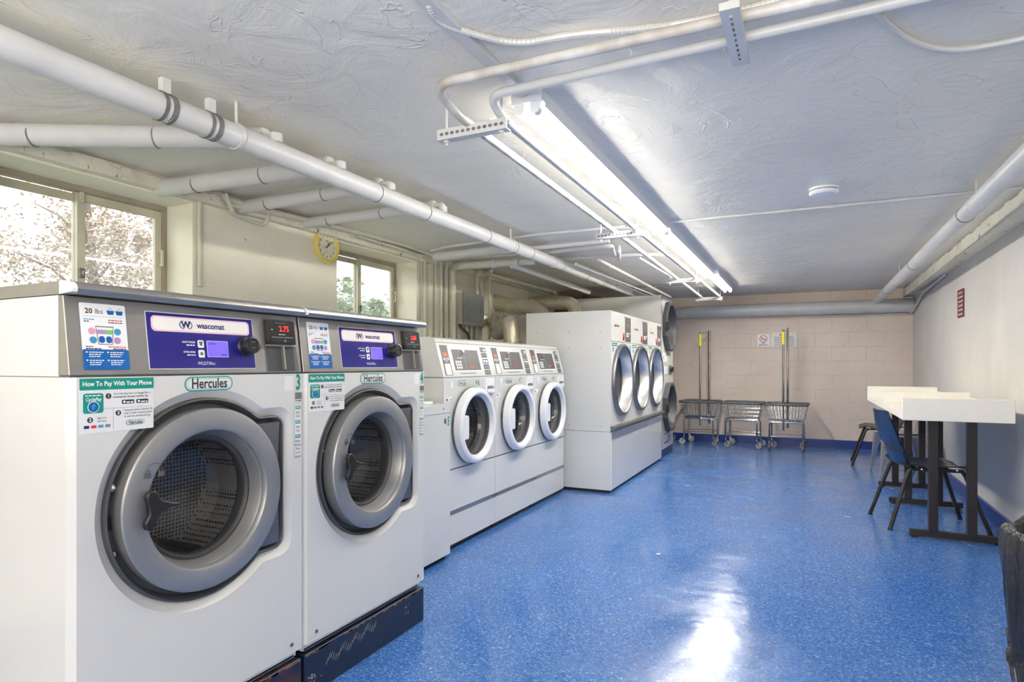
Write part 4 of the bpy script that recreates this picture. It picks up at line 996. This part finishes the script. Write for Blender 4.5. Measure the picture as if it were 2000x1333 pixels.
# ================================================================ SMALL FRONT LOAD WASHERS (6, 7, 8)
SWD = .683; SDP = .70
def ringdoor(q_root, O, cx, cz, pr_out, glassM, seal):
    pass
def small_washer(y, num, label):
    root = thing('washing_machine', label, 'washing machine', (-1.97, y, 0), PI / 2, 'small white front load washers')
    cx, cz = SWD / 2, .757; zt = 1.070
    A = polar_loop(None, 96, [math.atan2(z - cz, x - cx) for x in (.002, SWD - .002) for z in (.505, zt)])
    lp = lambda fn, y_: [(cx + fn(a) * math.cos(a), y_, cz + fn(a) * math.sin(a)) for a in A]
    outer = lambda a: rectR(a, .002 - cx, SWD - .002 - cx, .505 - cz, zt - cz)
    q = MB()
    q.openbox(.001, SWD - .001, .004, SDP, .035, zt, WHITE)
    q.loft([lp(outer, .004), lp(outer, 0), lp(lambda a: .248, 0), lp(lambda a: .21, .02), lp(lambda a: .195, .03)], WHITE)
    q.box(.002, SWD - .002, 0, .02, .245, .497, WHITE); q.box(.002, SWD - .002, .001, .02, .035, .225, WHITE)
    q.box(.004, SWD - .004, .006, .02, .49, .51, SEAM)
    q.build('cabinet', root, bevel=.002)
    q = MB(); q.box(.002, SWD - .002, -.002, .012, .222, .247, STEEL)
    for x in (.02, SWD - .02): q.box(x - .008, x + .008, -.005, -.002, .228, .241, STEELD)
    q.build('trim_strip', root)
    q = MB(); q.box(.01, SWD - .01, .03, SDP - .02, 0, .035, BLACK); q.build('plinth', root)
    q = MB(); q.lathe([(.195, .03), (.19, .06), (.235, .08), (.235, .27), (.22, .28)], cx, cz, DRUM, 40); q.lathe([(.22, .28), (.0005, .27)], cx, cz, DRUMB, 40); q.build('drum', root)
    # door
    q = MB()
    q.lathe([(.2, .0), (.238, -.004), (.246, -.010), (.246, -.040), (.241, -.056), (.230, -.064), (.216, -.066), (.206, -.062), (.196, -.046), (.190, -.030)], cx, cz, WHITE2, 64)
    dr = q.build('door', root)
    q = MB(); q.lathe([(.236, -.0035), (.2495, -.006), (.2495, -.013), (.2458, -.0145)], cx, cz, SEAM, 64); q.build('door_rim', dr)
    q = MB(); q.lathe([(.191, -.034), (.185, -.032), (.182, -.022)], cx, cz, GASK, 64); q.build('inner_seal', dr)
    q = MB(); q.lathe([(.185, -.026), (.182, .0), (.160, .04), (.10, .058), (.04, .062), (.0005, .063)], cx, cz, SMALLGLASS, 48); q.build('window_bowl', dr)
    q = MB(); q.prism([(cx - .200, cz - .075), (cx - .150, cz - .075), (cx - .140, cz - .065), (cx - .140, cz + .065), (cx - .150, cz + .075), (cx - .200, cz + .075)], -.066, -.036, WHITE2); q.build('handle', dr, bevel=.006, seg=3)
    # console: profile leaning back
    P = [(0, 1.074), (.058, 1.287), (.072, 1.312), (.10, 1.322), (.36, 1.322), (.42, 1.10), (.42, 1.074)]
    q = MB(); q.prof(P, .001, SWD - .001, WHITE); q.box(.0, SWD, .42, SDP, 1.07, 1.078, WHITE); q.prof([(.0575, 1.2865), (.0565, 1.2865), (.0568, 1.289), (.0585, 1.289)], .0, SWD, SEAM)
    q.box(.006, SWD - .006, .0045, .04, 1.067, 1.076, SEAM)
    con = q.build('control_console', root, bevel=.003)
    T = Matrix.Translation((0, 0, 1.074)) @ Matrix.Rotation(-math.atan2(.058, .213), 4, 'X'); u = lambda f: f * SWD
    q = MB(T); x0, x1 = u(.045), u(.175)
    q.card(rrect(x0, x1, .010, .205, .002), -.0008, PANELG)
    q.prism([(x0 + .018, .150), (x1 - .018, .150), (x1 - .018, .138), ((x0 + x1) / 2, .128), (x0 + .018, .138)], -.0018, -.0012, ORANGE)
    q.card(rrect(x0 + .018, x1 - .018, .1515, .156, .001), -.0012, ORANGE)
    q.card(rrect(x0 + .014, x1 - .014, .108, .122, .002), -.0016, LABELW); q.box(x0 + .020, x1 - .020, -.0020, -.0017, .112, .118, BLACK); greek(q, x0 + .032, x1 - .03, .099, -.0014, .004, LABELW)
    q.card(rrect(x0 + .014, x1 - .010, .014, .086, .002), -.0012, LABELW)
    q.build('card_reader', con)
    q = MB(T); x0, x1 = u(.235), u(.735)
    q.card(rrect(x0 - .006, x1 + .006, .034, .186, .003), -.0008, WHITE2); q.card(rrect(x0, x1, .042, .180, .002), -.0016, PANELG)
    q.box(x0 + .145, x0 + .146, -.0021, -.0017, .048, .165, LABELW)
    q.lathe([(.014, -.0016), (.013, -.006), (.0005, -.007)], x0 + .142, .166, CHROME, 20)
    q.card(rrect(x0 + .055, x0 + .115, .135, .157, .002), -.002, BLACK); q.text('2.5', x0 + .062, .146, -.0028, .02, LABELW, .7, .01) if False else q.text('25', x0 + .066, .146, -.0030, .020, PINK, .8, .01)
    for k in range(5): q.card(rrect(x0 + .058 + k * .014, x0 + .065 + k * .014, .121, .127, .001), -.002, LABELW)
    for i in range(3):
        for j in range(3): q.card(rrect(x0 + .022 + i * .026, x0 + .040 + i * .026, .090 - j * .019, .105 - j * .019, .003), -.002, LABELW)
    q.card(circ(x0 + .106, .059, .009, 16), -.002, GREENB)
    q.text('Speed Queen', x0 + .232, .076, -.0022, .0185, RED, .62, .03); greek(q, x0 + .200, x0 + .262, .063, -.0022, .006, ORANGE)
    greek(q, x0 + .05, x0 + .26, .022, -.0012, .006, INK, 3)
    q.build('keypad_panel', con)
    q = MB(T); x0, x1 = u(.80), u(.925)
    for k in range(5):
        zc_ = .024 + k * .040; q.card(rrect(x0, x1, zc_ - .0165, zc_ + .0185, .002), -.0008, PANELG)
        q.card(rrect(x0 + .010, x0 + .036, zc_ - .007, zc_ + .009, .004), -.0014, (LABELW if k == 2 else INKG)); q.card(rrect(x0 + .046, x0 + .074, zc_ - .008, zc_ + .007, .004), -.0014, (LABELW if k in (2, 4) else INKG))
    q.build('icon_strip', con)
    # decals, drawer
    q = MB(); pill_logo(q, u(.33), 1.032, .115, .040, -.0007); q.build('logo_sticker', root)
    q = MB(); q.text(num, u(.645), 1.030, -.001, .062, TEAL, .62, .03); barcode(q, u(.585), u(.61), 1.022, 1.046, -.001)
    q.card(rrect(u(.12), u(.165), 1.008, 1.052, .001), -.0005, WHITE2)
    q.build('machine_number', root)
    q = MB(); q.card(rrect(.03, .10, .925, .95, .001), -.0005, WHITE2); q.card(rrect(.032, .048, .93, .94, .001), -.001, NAVY); q.card(rrect(.078, .094, .93, .94, .001), -.001, VIOL); q.build('small_sticker', root)
    q = MB(); q.box(u(.77), u(.965), -.010, .002, .945, 1.055, WHITE2); q.prism([(u(.795) + .1 * math.cos(t), .985 + .035 * math.sin(t)) for t in []] or rrect(u(.80), u(.94), .975, 1.005, .012), -.0115, -.0101, SEAM)
    q.prism(rrect(u(.79), u(.945), .958, .985, .012), -.020, -.010, WHITE2); q.build('detergent_drawer', root, bevel=.003)
    return root
for k, (n, lb) in enumerate((('6', 'small white front load washer numbered 6, nearest of the small ones'), ('7', 'small white front load washer numbered 7, between numbers 6 and 8'), ('8', 'small white front load washer numbered 8, beside the dryer cabinet'))):
    small_washer(3.172 + k * .6835, n, lb)

# top loader number 5
root = thing('washing_machine', 'low white top load washer numbered 5 between washers 4 and 6', 'washing machine', (-1.90, 2.435, 0), PI / 2)
W5 = .70
q = MB(); q.box(0, W5, 0, .69, .03, .915, WHITE); q.box(0.004, W5 - .004, .003, .6, .862, .866, SEAM); q.box(0, W5, -.004, .10, .868, .918, WHITE); q.build('cabinet', root, bevel=.005)
q = MB(); q.box(.01, W5 - .01, .03, .67, 0, .03, BLACK); q.build('plinth', root)
q = MB(); q.box(.06, W5 - .06, .08, .56, .918, .935, WHITE2); q.build('lid', root, bevel=.006)
q = MB(); q.prof([(.58, .915), (.63, 1.09), (.69, 1.09), (.69, .915)], 0, W5, WHITE); q.build('control_console', root, bevel=.005)
q = MB(); q.text('5', W5 - .022, .815, -.001, .075, TEAL, .62, .03); barcode(q, W5 - .07, W5 - .045, .805, .835, -.001); q.lathe([(.006, -.004), (.0005, -.006)], W5 - .08, .892, GASK, 10); q.build('machine_number', root)

# ================================================================ DRYERS
def dryer(y, label, k):
    root = thing('tumble_dryer', label, 'dryer', (-1.56, y, 0), PI / 2, 'white single dryers in a row')
    W, H, D = .712, 1.637, .83; cx, cz = W / 2, 1.01; z0, z1 = .60, 1.36
    A = polar_loop(None, 96, [math.atan2(z - cz, x - cx) for x in (.002, W - .002) for z in (z0, z1)])
    lp = lambda fn, y_: [(cx + fn(a) * math.cos(a), y_, cz + fn(a) * math.sin(a)) for a in A]
    outer = lambda a: rectR(a, .002 - cx, W - .002 - cx, z0 - cz, z1 - cz)
    q = MB(); q.openbox(.001, W - .001, .004, D, .025, H, WHITE)
    q.loft([lp(outer, .004), lp(outer, 0), lp(lambda a: .32, 0), lp(lambda a: .30, .03)], WHITE)
    q.box(.002, W - .002, 0, .02, z1 + .004, H - .001, WHITE); q.box(.004, W - .004, .006, .02, z1 - .004, z1 + .008, SEAM)
    q.box(.002, W - .002, .0, .02, .03, .545, WHITE)
    q.box(.01, W - .01, .01, .02, .53, .61, SEAM)
    if k == 0:
        for yy in (.1, .4, .72):
            for zz in (.6, 1.3, 1.45): q.box(-.001, .001, yy - .004, yy + .004, zz - .004, zz + .004, SEAM)
        q.box(-.0012, .001, .0, D, .548, .551, SEAM)
        q.box(-.001, .012, -.003, .0, .03, .545, WHITE2)
    q.build('cabinet', root, bevel=.002)
    q = MB(); q.box(.01, W - .01, .02, D - .02, 0, .025, BLACK); q.build('plinth', root)
    q = MB(); q.prof([(-.006, .555), (-.034, .560), (-.040, .58), (-.034, .598), (-.006, .602), (.006, .602), (.006, .555)], 0, W, STEELD); q.build('kick_rail', root)
    q = MB()
    q.lathe([(.34, -.001), (.341, -.014), (.333, -.030), (.322, -.034), (.309, -.033), (.303, -.024)], cx, cz, STEELD, 64)
    q.lathe([(.303, -.024), (.294, .03), (.278, .068), (.270, .072)], cx, cz, DRYIN, 64)
    dr = q.build('door', root)
    q = MB(); q.lathe([(.270, .072), (.258, .066), (.251, .078)], cx, cz, GASK, 64); q.build('inner_seal', dr)
    q = MB(); q.lathe([(.254, .074), (.0005, .078)], cx, cz, DRYGLASS, 48); q.build('window_glass', dr)
    q = MB(); q.lathe([(.30, .14), (.32, .16), (.32, .70), (.0005, .72)], cx, cz, DRUM, 40); q.build('drum', root)
    q = MB(); x0 = .47
    q.card(rrect(x0, x0 + .215, z1 + .012, H - .028, .002), -.0008, PANELG)
    q.card(rrect(x0 - .02, x0 + .02, H - .036, H - .026, .001), -.0012, PANELG)
    greek(q, x0 + .04, x0 + .15, H - .09, -.0013, .008, INKG); greek(q, x0 + .05, x0 + .14, H - .11, -.0013, .008, INKG)
    for i in range(3):
        for j in range(2): q.card(rrect(x0 + .05 + i * .03, x0 + .072 + i * .03, z1 + .062 + j * .022, z1 + .078 + j * .022, .002), -.0014, LABELW)
    q.card(rrect(x0 + .16, x0 + .20, z1 + .085, z1 + .105, .003), -.0014, LABELW); q.card(rrect(x0 + .165, x0 + .195, z1 + .09, z1 + .10, .002), -.0022, BLACK)
    q.lathe([(.010, -.001), (.0005, -.006)], x0 + .17, H - .06, CHROME, 16)
    q.build('control_panel', root)
    q = MB(); q.text('Speed Queen', .19, H - .125, -.001, .036, INK, .80, .02); q.card(circ(.42, z1 + .06, .034, 24), -.0008, RED); q.card(rrect(.395, .445, z1 + .02, z1 + .055, .01), -.0008, RED)
    q.build('lettering', root)
    q = MB(); q.card(rrect(.03, .21, z1 - .04, z1 - .010, .002), -.0008, TEAL); greek(q, .045, .195, z1 - .025, -.0016, .008, LABELW)
    q.card(rrect(.05, .085, z1 - .09, z1 - .052, .004), -.0008, LBLUE)
    for kk in range(3): greek(q, .11, .17, z1 - .06 - kk * .012, -.0008, .005, INKG, kk)
    for kk in range(2): greek(q, .04, .08, z1 - .11 - kk * .014, -.0008, .005, INKG, kk)
    pill_logo(q, .355, z1 - .035, .13, .042, -.0008)
    q.card(rrect(.61, .64, z1 - .09, z1 - .02, .002), -.0008, GREENI); q.card(rrect(.66, .69, z1 - .1, z1 - .02, .002), -.0008, INKG)
    q.build('instruction_sticker', root)
    return root
dryer(5.326, 'nearest of three single dryers, its tall white side facing the washers', 0)
dryer(6.040, 'middle one of three single dryers with silver round doors', 1)
dryer(6.754, 'single dryer beside the black-doored stacked dryer', 2)

# stacked dryer with octagonal doors
root = thing('stacked_dryer', 'tallest white stacked dryer with two black octagonal doors, at the row end', 'dryer', (-1.59, 7.62, 0), PI / 2)
W, H, D = .70, 2.01, 1.13
q = MB(); q.openbox(0, W, .004, D, .10, H, WHITE)
ZR = [(.10, 1.02), (1.15, H)]
for (a0, a1), cz in zip(ZR, (.613, 1.635)):
    cx = W / 2
    A = polar_loop(None, 64, [math.atan2(z - cz, x - cx) for x in (.001, W - .001) for z in (a0, a1)])
    lp = lambda fn, y_: [(cx + fn(a) * math.cos(a), y_, cz + fn(a) * math.sin(a)) for a in A]
    q.loft([lp(lambda a: rectR(a, .001 - cx, W - .001 - cx, a0 - cz, a1 - cz), 0), lp(lambda a: .28, 0), lp(lambda a: .26, .03)], WHITE)
q.box(0.001, W - .001, 0, .01, 1.02, 1.15, WHITE); q.box(.001, W - .001, -.0005, .004, 1.018, 1.022, SEAM)
q.build('cabinet', root, bevel=.002)
q = MB(); q.box(.01, W - .01, .002, D - .02, 0, .10, KICKB); tag(q.build('plinth', root), 'blue painted plinth', None)
for cz in (.613, 1.635):
    cx = W / 2; o8 = lambda r: (lambda i: (r * math.cos(PI / 8 + i * PI / 4), r * math.sin(PI / 8 + i * PI / 4)))
    q = MB(); L_ = []
    for r, y_ in ((.325, 0), (.335, -.02), (.335, -.045), (.318, -.062), (.300, -.064)):
        pts = []
        for i in range(8):
            p0 = o8(r)(i); p1 = o8(r)(i + 1)
            for k in range(6): t = k / 6; pts.append((cx + p0[0] * (1 - t) + p1[0] * t, y_, cz + p0[1] * (1 - t) + p1[1] * t))
        L_.append(pts)
    for r, y_ in ((.275, -.060), (.265, -.03), (.25, .02), (.245, .05)):
        L_.append([(cx + r * math.cos(PI / 8 + 2 * PI * i / 48), y_, cz + r * math.sin(PI / 8 + 2 * PI * i / 48)) for i in range(48)])
    q.loft(L_, GASK); dr = q.build('door', root, ang=25)
    q = MB(); q.lathe([(.247, .04), (.0005, .044)], cx, cz, DRYGLASS, 40); q.build('window_glass', dr)
    q = MB(); q.prism(rrect(cx - .338, cx - .285, cz - .05, cz + .05, .01), -.085, -.055, BLACK); q.build('handle', dr, bevel=.004)
    q = MB(); q.lathe([(.26, .10), (.30, .12), (.30, .9), (.0005, .92)], cx, cz, DRUM, 32); q.build('drum', root)
q = MB(); q.prism(rrect(.44, .58, 1.03, 1.14, .004), -.012, -.001, GASK); q.box(.50, .54, -.045, -.012, 1.06, 1.10, BLACK); q.box(.60, .64, -.03, -.001, 1.09, 1.12, BLACK); q.build('coin_slide', root, bevel=.003)
q = MB(); q.card(rrect(.06, .30, 1.19, 1.30, .003), -.0008, LABELW); q.card(rrect(.09, .14, 1.21, 1.27, .003), -.0014, ORANGE); q.card(rrect(.45, .55, 1.22, 1.28, .003), -.0008, GREENI)
q.card(rrect(.14, .36, 1.035, 1.13, .003), -.0008, WHITE2); q.build('instruction_sticker', root)
q = MB(); q.card(rrect(.12, .42, .165, .285, .003), -.0015, STEELD); q.card(rrect(.14, .40, .18, .27, .003), -.0022, LABELW)
for k in range(5): greek(q, .16, .38, .255 - k * .015, -.003, .007, INKG, k)
q.build('rating_label', root)
# ================================================================ FOLDING TABLE
root = thing('folding_table', 'long white laundry folding table with raised dividers on black T legs', 'table', (.85, 4.6, 0))
TL = 2.42
q = MB(); q.box(-.285, .285, .031, TL - .031, .797, .845, TABLEW); q.box(.27, .284, .031, TL - .031, .845, .90, TABLEW); q.build('table_top', root, bevel=.003)
for y in (0, 1.09, TL - .03):
    q = MB(); q.box(-.29, .285, y, y + .03, .797 if y != 1.09 else .845, .938, TABLEW); q.build('divider', root, bevel=.004)
for y in (.27, 1.36, 2.15):
    q = MB()
    for x in (-.085, .125): q.box(x - .026, x + .026, y - .026, y + .026, .045, .797, BLACKM)
    q.box(-.22, .285, y - .022, y + .022, .010, .050, BLACKM); q.box(-.20, -.17, y - .015, y + .015, 0, .012, BLACKM); q.box(.24, .27, y - .015, y + .015, 0, .012, BLACKM)
    q.box(-.24, .26, y - .02, y + .02, .777, .797, BLACKM)
    q.build('leg', root, bevel=.003)

# ================================================================ CHAIRS
def sheet(fn, nu, nv, th, m, M=None):
    """curved shell of thickness th from fn(u,v) -> Vector"""
    q = MB(M); g = [[Vector(fn(i / nu, j / nv)) for j in range(nv + 1)] for i in range(nu + 1)]
    nrm = [[None] * (nv + 1) for _ in range(nu + 1)]
    for i in range(nu + 1):
        for j in range(nv + 1):
            a = g[min(i + 1, nu)][j] - g[max(i - 1, 0)][j]; c = g[i][min(j + 1, nv)] - g[i][max(j - 1, 0)]
            nrm[i][j] = a.cross(c).normalized()
    W = nv + 1; v = [p for r in g for p in r] + [g[i][j] - nrm[i][j] * th for i in range(nu + 1) for j in range(W)]; o = (nu + 1) * W; f = []
    for i in range(nu):
        for j in range(nv):
            a, b_, c, d = i * W + j, (i + 1) * W + j, (i + 1) * W + j + 1, i * W + j + 1
            f += [(a, b_, c, d), (a + o, d + o, c + o, b_ + o)]
    for i in range(nu): f += [(i * W, i * W + o, (i + 1) * W + o, (i + 1) * W), (i * W + nv, (i + 1) * W + nv, (i + 1) * W + nv + o, i * W + nv + o)]
    for j in range(nv): f += [(j, j + 1, j + 1 + o, j + o), (nu * W + j, nu * W + j + o, nu * W + j + 1 + o, nu * W + j + 1)]
    q.add(v, f, m); return q
def shell_chair(label, loc, rz, blue=True):
    """chair facing local +x ; origin on the floor under the seat"""
    root = thing('shell_chair', label, 'chair', loc, rz)
    sw = lambda v: (v - .5) * 2
    def seat(u, v):
        s = sw(v); w_ = .215 - .02 * u ** 3
        if u > .9: w_ -= .02 * (u - .9) / .1
        return (-.20 + .43 * u, s * w_, .445 - .012 * math.sin(PI * u) + .020 * s * s - (.030 * max(0, u - .85) / .15))
    sheet(seat, 14, 10, .008, BLACK).build('seat', root)
    def back(u, v, a=0, b_=1, off=0):
        t = a + (b_ - a) * u; s = sw(v); w_ = .17 + .05 * math.sin(PI * min(1, t * 1.1)) - .03 * max(0, t - .8) / .2
        x = -.19 - .13 * t ** 1.15 - .02 * math.sin(PI * t) + .035 * s * s - off
        return (x, s * w_, .435 + .385 * t)
    q = sheet(lambda u, v: back(u, v, .0, 1, 0), 14, 10, .007, BLACK); q.build('backrest', root)
    if blue:
        sheet(lambda u, v: (lambda p: (p[0] - .010, p[1] * 1.02, p[2] + .004))(back(u, v, .38, 1)), 12, 10, .007, CHBLUE).build('back_shell', root)
        sheet(lambda u, v: (lambda p: (p[0] - .010, p[1] * .92, p[2]))(back(u, v, .03, .27)), 6, 10, .007, CHBLUE).build('lower_back_shell', root)
    q = MB()
    for s in (-1, 1): q.tube(fil([(-.155, s * .19, .425), (.15, s * .19, .42)], .02), .012, BLACKM, 10)
    q.tube([(-.10, -.19, .418), (-.10, .19, .418)], .010, BLACKM, 8); q.tube([(.10, -.19, .418), (.10, .19, .418)], .010, BLACKM, 8)
    for s in (-1, 1):
        for x in (-.09, .12): q.lathe([(.008, s * .2035), (.0005, s * .206)], x, .425, CHROME, 10)
    q.build('seat_frame', root)
    for s in (-1, 1):
        for x, fx in ((-.155, -.295), (.15, .30)):
            q = MB(); q.tube([(x, s * .19, .425), (x + (fx - x) * .15, s * .192, .39), (fx, s * .235, .012)], .0135, BLACKM, 10)
            q.cyl((fx, s * .235, .0), (fx, s * .235, .014), .016, BLACK, 10); q.build('leg', root)
    return root
shell_chair('blue-backed black plastic chair tucked at the near side of the folding table', (.785, 5.27, 0), math.radians(10))
shell_chair('black plastic chair beyond the far end of the folding table', (.80, 8.22, 0), PI - .05, False)
# silver metal chair
root = thing('metal_chair', 'silver metal chair with flared legs at the far end of the folding table', 'chair', (.90, 7.56, 0), PI + .12)
CHAIRM = mat('silver_painted_metal', srgb(190, 190, 190), 0.32, 0.7, vary=(9, srgb(170, 170, 172), 1))
def seat2(u, v): return (-.18 + .36 * u, (v - .5) * .36, .45 - .006 * math.sin(PI * u) * math.sin(PI * v))
q = sheet(seat2, 8, 8, .012, CHAIRM); q.box(-.18, .18, -.18, .18, .405, .43, CHAIRM); q.build('seat', root, bevel=.006)
for sx in (-1, 1):
    for sy in (-1, 1):
        q = MB(); L_ = []
        for t in (0, .5, .9, 1):
            w_ = .055 * (1 - t) + .018; x = sx * (.165 + .06 * t); y = sy * (.165 + .05 * t); z_ = .43 * (1 - t)
            L_.append([(x + w_ / 2 * a, y + w_ / 2 * b_, z_) for a, b_ in ((-1, -1), (1, -1), (1, 1), (-1, 1))])
        q.loft(L_, CHAIRM, True, True); q.build('leg', root, bevel=.004)
q = MB(); q.tube(fil([(-.17, -.16, .43), (-.25, -.175, .80), (-.27, 0, .84), (-.25, .175, .80), (-.17, .16, .43)], .09), .011, CHAIRM, 10); q.build('back_hoop', root)
q = sheet(lambda u, v: (-.178 - .085 * u, (v - .5) * .10, .44 + .39 * u), 6, 4, .003, CHAIRM); q.build('back_splat', root)

# ================================================================ TRASH CAN
tc = (.735, 2.02)
root = thing('trash_can', 'grey bin lined with a shiny black bag, cut off at the right edge', 'trash can', (tc[0], tc[1], 0))
q = MB(); q.lathez([(.0005, .01), (.19, .01), (.195, .0), (.225, .66), (.235, .665), (.235, .68), (.222, .68), (.185, .03), (.0005, .03)], 0, 0, CANM, 40); q.build('bin', root)
q = MB(); rnd = random.Random(4); L_ = []
for z_, r in ((.55, .205), (.69, .222), (.715, .232), (.72, .243), (.705, .255), (.66, .258), (.56, .252), (.46, .244), (.41, .240), (.395, .252), (.32, .240)):
    L_.append([((r + .008 * math.sin(9 * a + z_ * 9) + .004 * math.sin(23 * a + 4)) * math.cos(a), (r + .008 * math.sin(9 * a + z_ * 9) + .004 * math.sin(23 * a + 4)) * math.sin(a), z_ + (.02 * math.sin(5 * a) + .012 * math.sin(13 * a) if z_ < .4 else .004 * math.sin(11 * a))) for a in [2 * PI * i / 96 for i in range(96)]])
q.loft(L_, BAGM); tag(q.build('bag_liner', root), 'shiny black plastic bag', None)

# ================================================================ LAUNDRY CARTS
def cart(label, loc, rz, pole=None, cr=(0, 0, 0, 0)):
    root = thing('laundry_cart', label, 'laundry cart', loc, rz, 'wire laundry carts by the back wall')
    W, D, z1, z0 = .262, .215, .61, .395; w0, d0 = .215, .18
    q = MB(); n = 5; r = .0022
    def P(s, t, k):     # k 0 bottom .. 1 top ; perimeter
        return None
    for i in range(13):                       # verticals on long sides + bottom wires
        f = -1 + 2 * i / 12
        for s in (-1, 1): q.tube([(f * w0, s * d0, z0), (f * W, s * D, z1)], r, CHROME, n)
        q.tube([(f * w0, -d0, z0), (f * w0, d0, z0)], r, CHROME, n)
    for i in range(10):
        f = -1 + 2 * i / 9
        for s in (-1, 1): q.tube([(s * w0, f * d0, z0), (s * W, f * D, z1)], r, CHROME, n)
        q.tube([(-w0, f * d0, z0), (w0, f * d0, z0)], r, CHROME, n)
    for k in range(5):
        t = k / 4; a, b_, zz = w0 + (W - w0) * t, d0 + (D - d0) * t, z0 + (z1 - z0) * t
        q.tube([(-a, -b_, zz), (a, -b_, zz), (a, b_, zz), (-a, b_, zz), (-a, -b_, zz)], r * (1.6 if k in (0, 4) else 1), CHROME, n)
    q.build('basket', root)
    q = MB(); q.tube(fil([(0, -D - .005, z1 + .008), (W - .004, -D - .005, z1 + .008), (W - .004, D + .005, z1 + .008), (-W + .004, D + .005, z1 + .008), (-W + .004, -D - .005, z1 + .008), (0, -D - .005, z1 + .008)], .03), .018, BUMPER, 10)
    q.build('bumper', root)
    q = MB()
    for s in (-1, 1):
        q.tube(fil([(-.205, s * .17, .125), (-.205, s * .17, z0 - .014), (.205, s * .17, z0 - .014), (.205, s * .17, .125)], .05), .0115, CHROME, 10)
        q.tube([(-.205, s * .17, .19), (.205, s * .17, .19)], .005, CHROME, 6)
    for s in (-1, 1): q.tube([(s * .205, -.17, .19), (s * .205, .17, .19)], .005, CHROME, 6)
    q.build('frame', root)
    for i, (x, y) in enumerate(((-.205, -.17), (.205, -.17), (-.205, .17), (.205, .17))):
        a = cr[i]; M = Matrix.Translation((x, y, 0)) @ Matrix.Rotation(a, 4, 'Z')
        q = MB(M); q.cyl((0, 0, .10), (0, 0, .14), .012, CHROME, 12); q.cyl((0, 0, .098), (0, 0, .108), .02, CHROME, 12)
        for s in (-1, 1): q.prism([(-.014, .10), (.014, .10), (.034, .045), (.022, .045)], s * .014 - .001, s * .014 + .001, CHROME)
        c_ = q.build('caster', root)
        q = MB(M); q.lathe([(.030, -.010), (.043, -.009), (.045, -.006)], .028, .045, WHEEL, 24, True); q.lathe([(.045, -.006), (.046, 0), (.045, .006)], .028, .045, BLACK, 24); q.lathe([(.045, .006), (.043, .009), (.030, .010)], .028, .045, WHEEL, 24, False, True); q.build('wheel', c_)
    if pole:
        q = MB(); pa, pb = pole
        q.tube(fil([(pa, -.19, .28), (pa, -.19, 1.62)], .02), .014, CHROME, 10); q.tube([(pb, .18, .28), (pb, .18, 1.66)], .018, CHROME, 10)
        q.tube([(pa, -.19, 1.60), (pb, .18, 1.63)], .008, CHROME, 10)
        rk = q.build('hanging_rack', root)
        q = MB(); q.tube([(pa, -.19, 1.42), (pa, -.19, 1.59)], .017, YELLOW, 12); tag(q.build('sleeve', rk), 'yellow sleeve', None)
    return root
cart('wire laundry cart partly hidden behind the stacked dryer', (-2.02, 9.30, 0), .03, cr=(1.4, .3, 2.4, 1.0))
cart('wire laundry cart with a hanging rack, second from the dryers', (-1.37, 9.28, 0), -.06, (.03, .085), cr=(3.6, -.5, .3, 3.3))
cart('wire laundry cart without a rack between the two racked carts', (-.785, 9.21, 0), -.07, cr=(-.3, -.4, 0, .4))
cart('wire laundry cart with a hanging rack, rightmost of the carts', (-.22, 9.10, 0), -.04, (-.03, .0), cr=(1.6, 1.5, .5, 2.4))

# scrap on the floor
p = at_z(1285, 1084, 0)
q = MB(Matrix.Translation((p.x, p.y, .001))); q.add([(-.012, -.004, 0), (.01, -.008, .002), (.016, .004, .004), (-.004, .008, .001), (-.012, -.004, .003), (.01, -.008, .005), (.016, .004, .007), (-.004, .008, .004)], [(0, 1, 2, 3), (4, 5, 6, 7), (0, 1, 5, 4), (1, 2, 6, 5), (2, 3, 7, 6), (3, 0, 4, 7)], LABELW)
tag(q.build('paper_scrap'), 'tiny white scrap of paper on the blue floor', 'paper scrap')
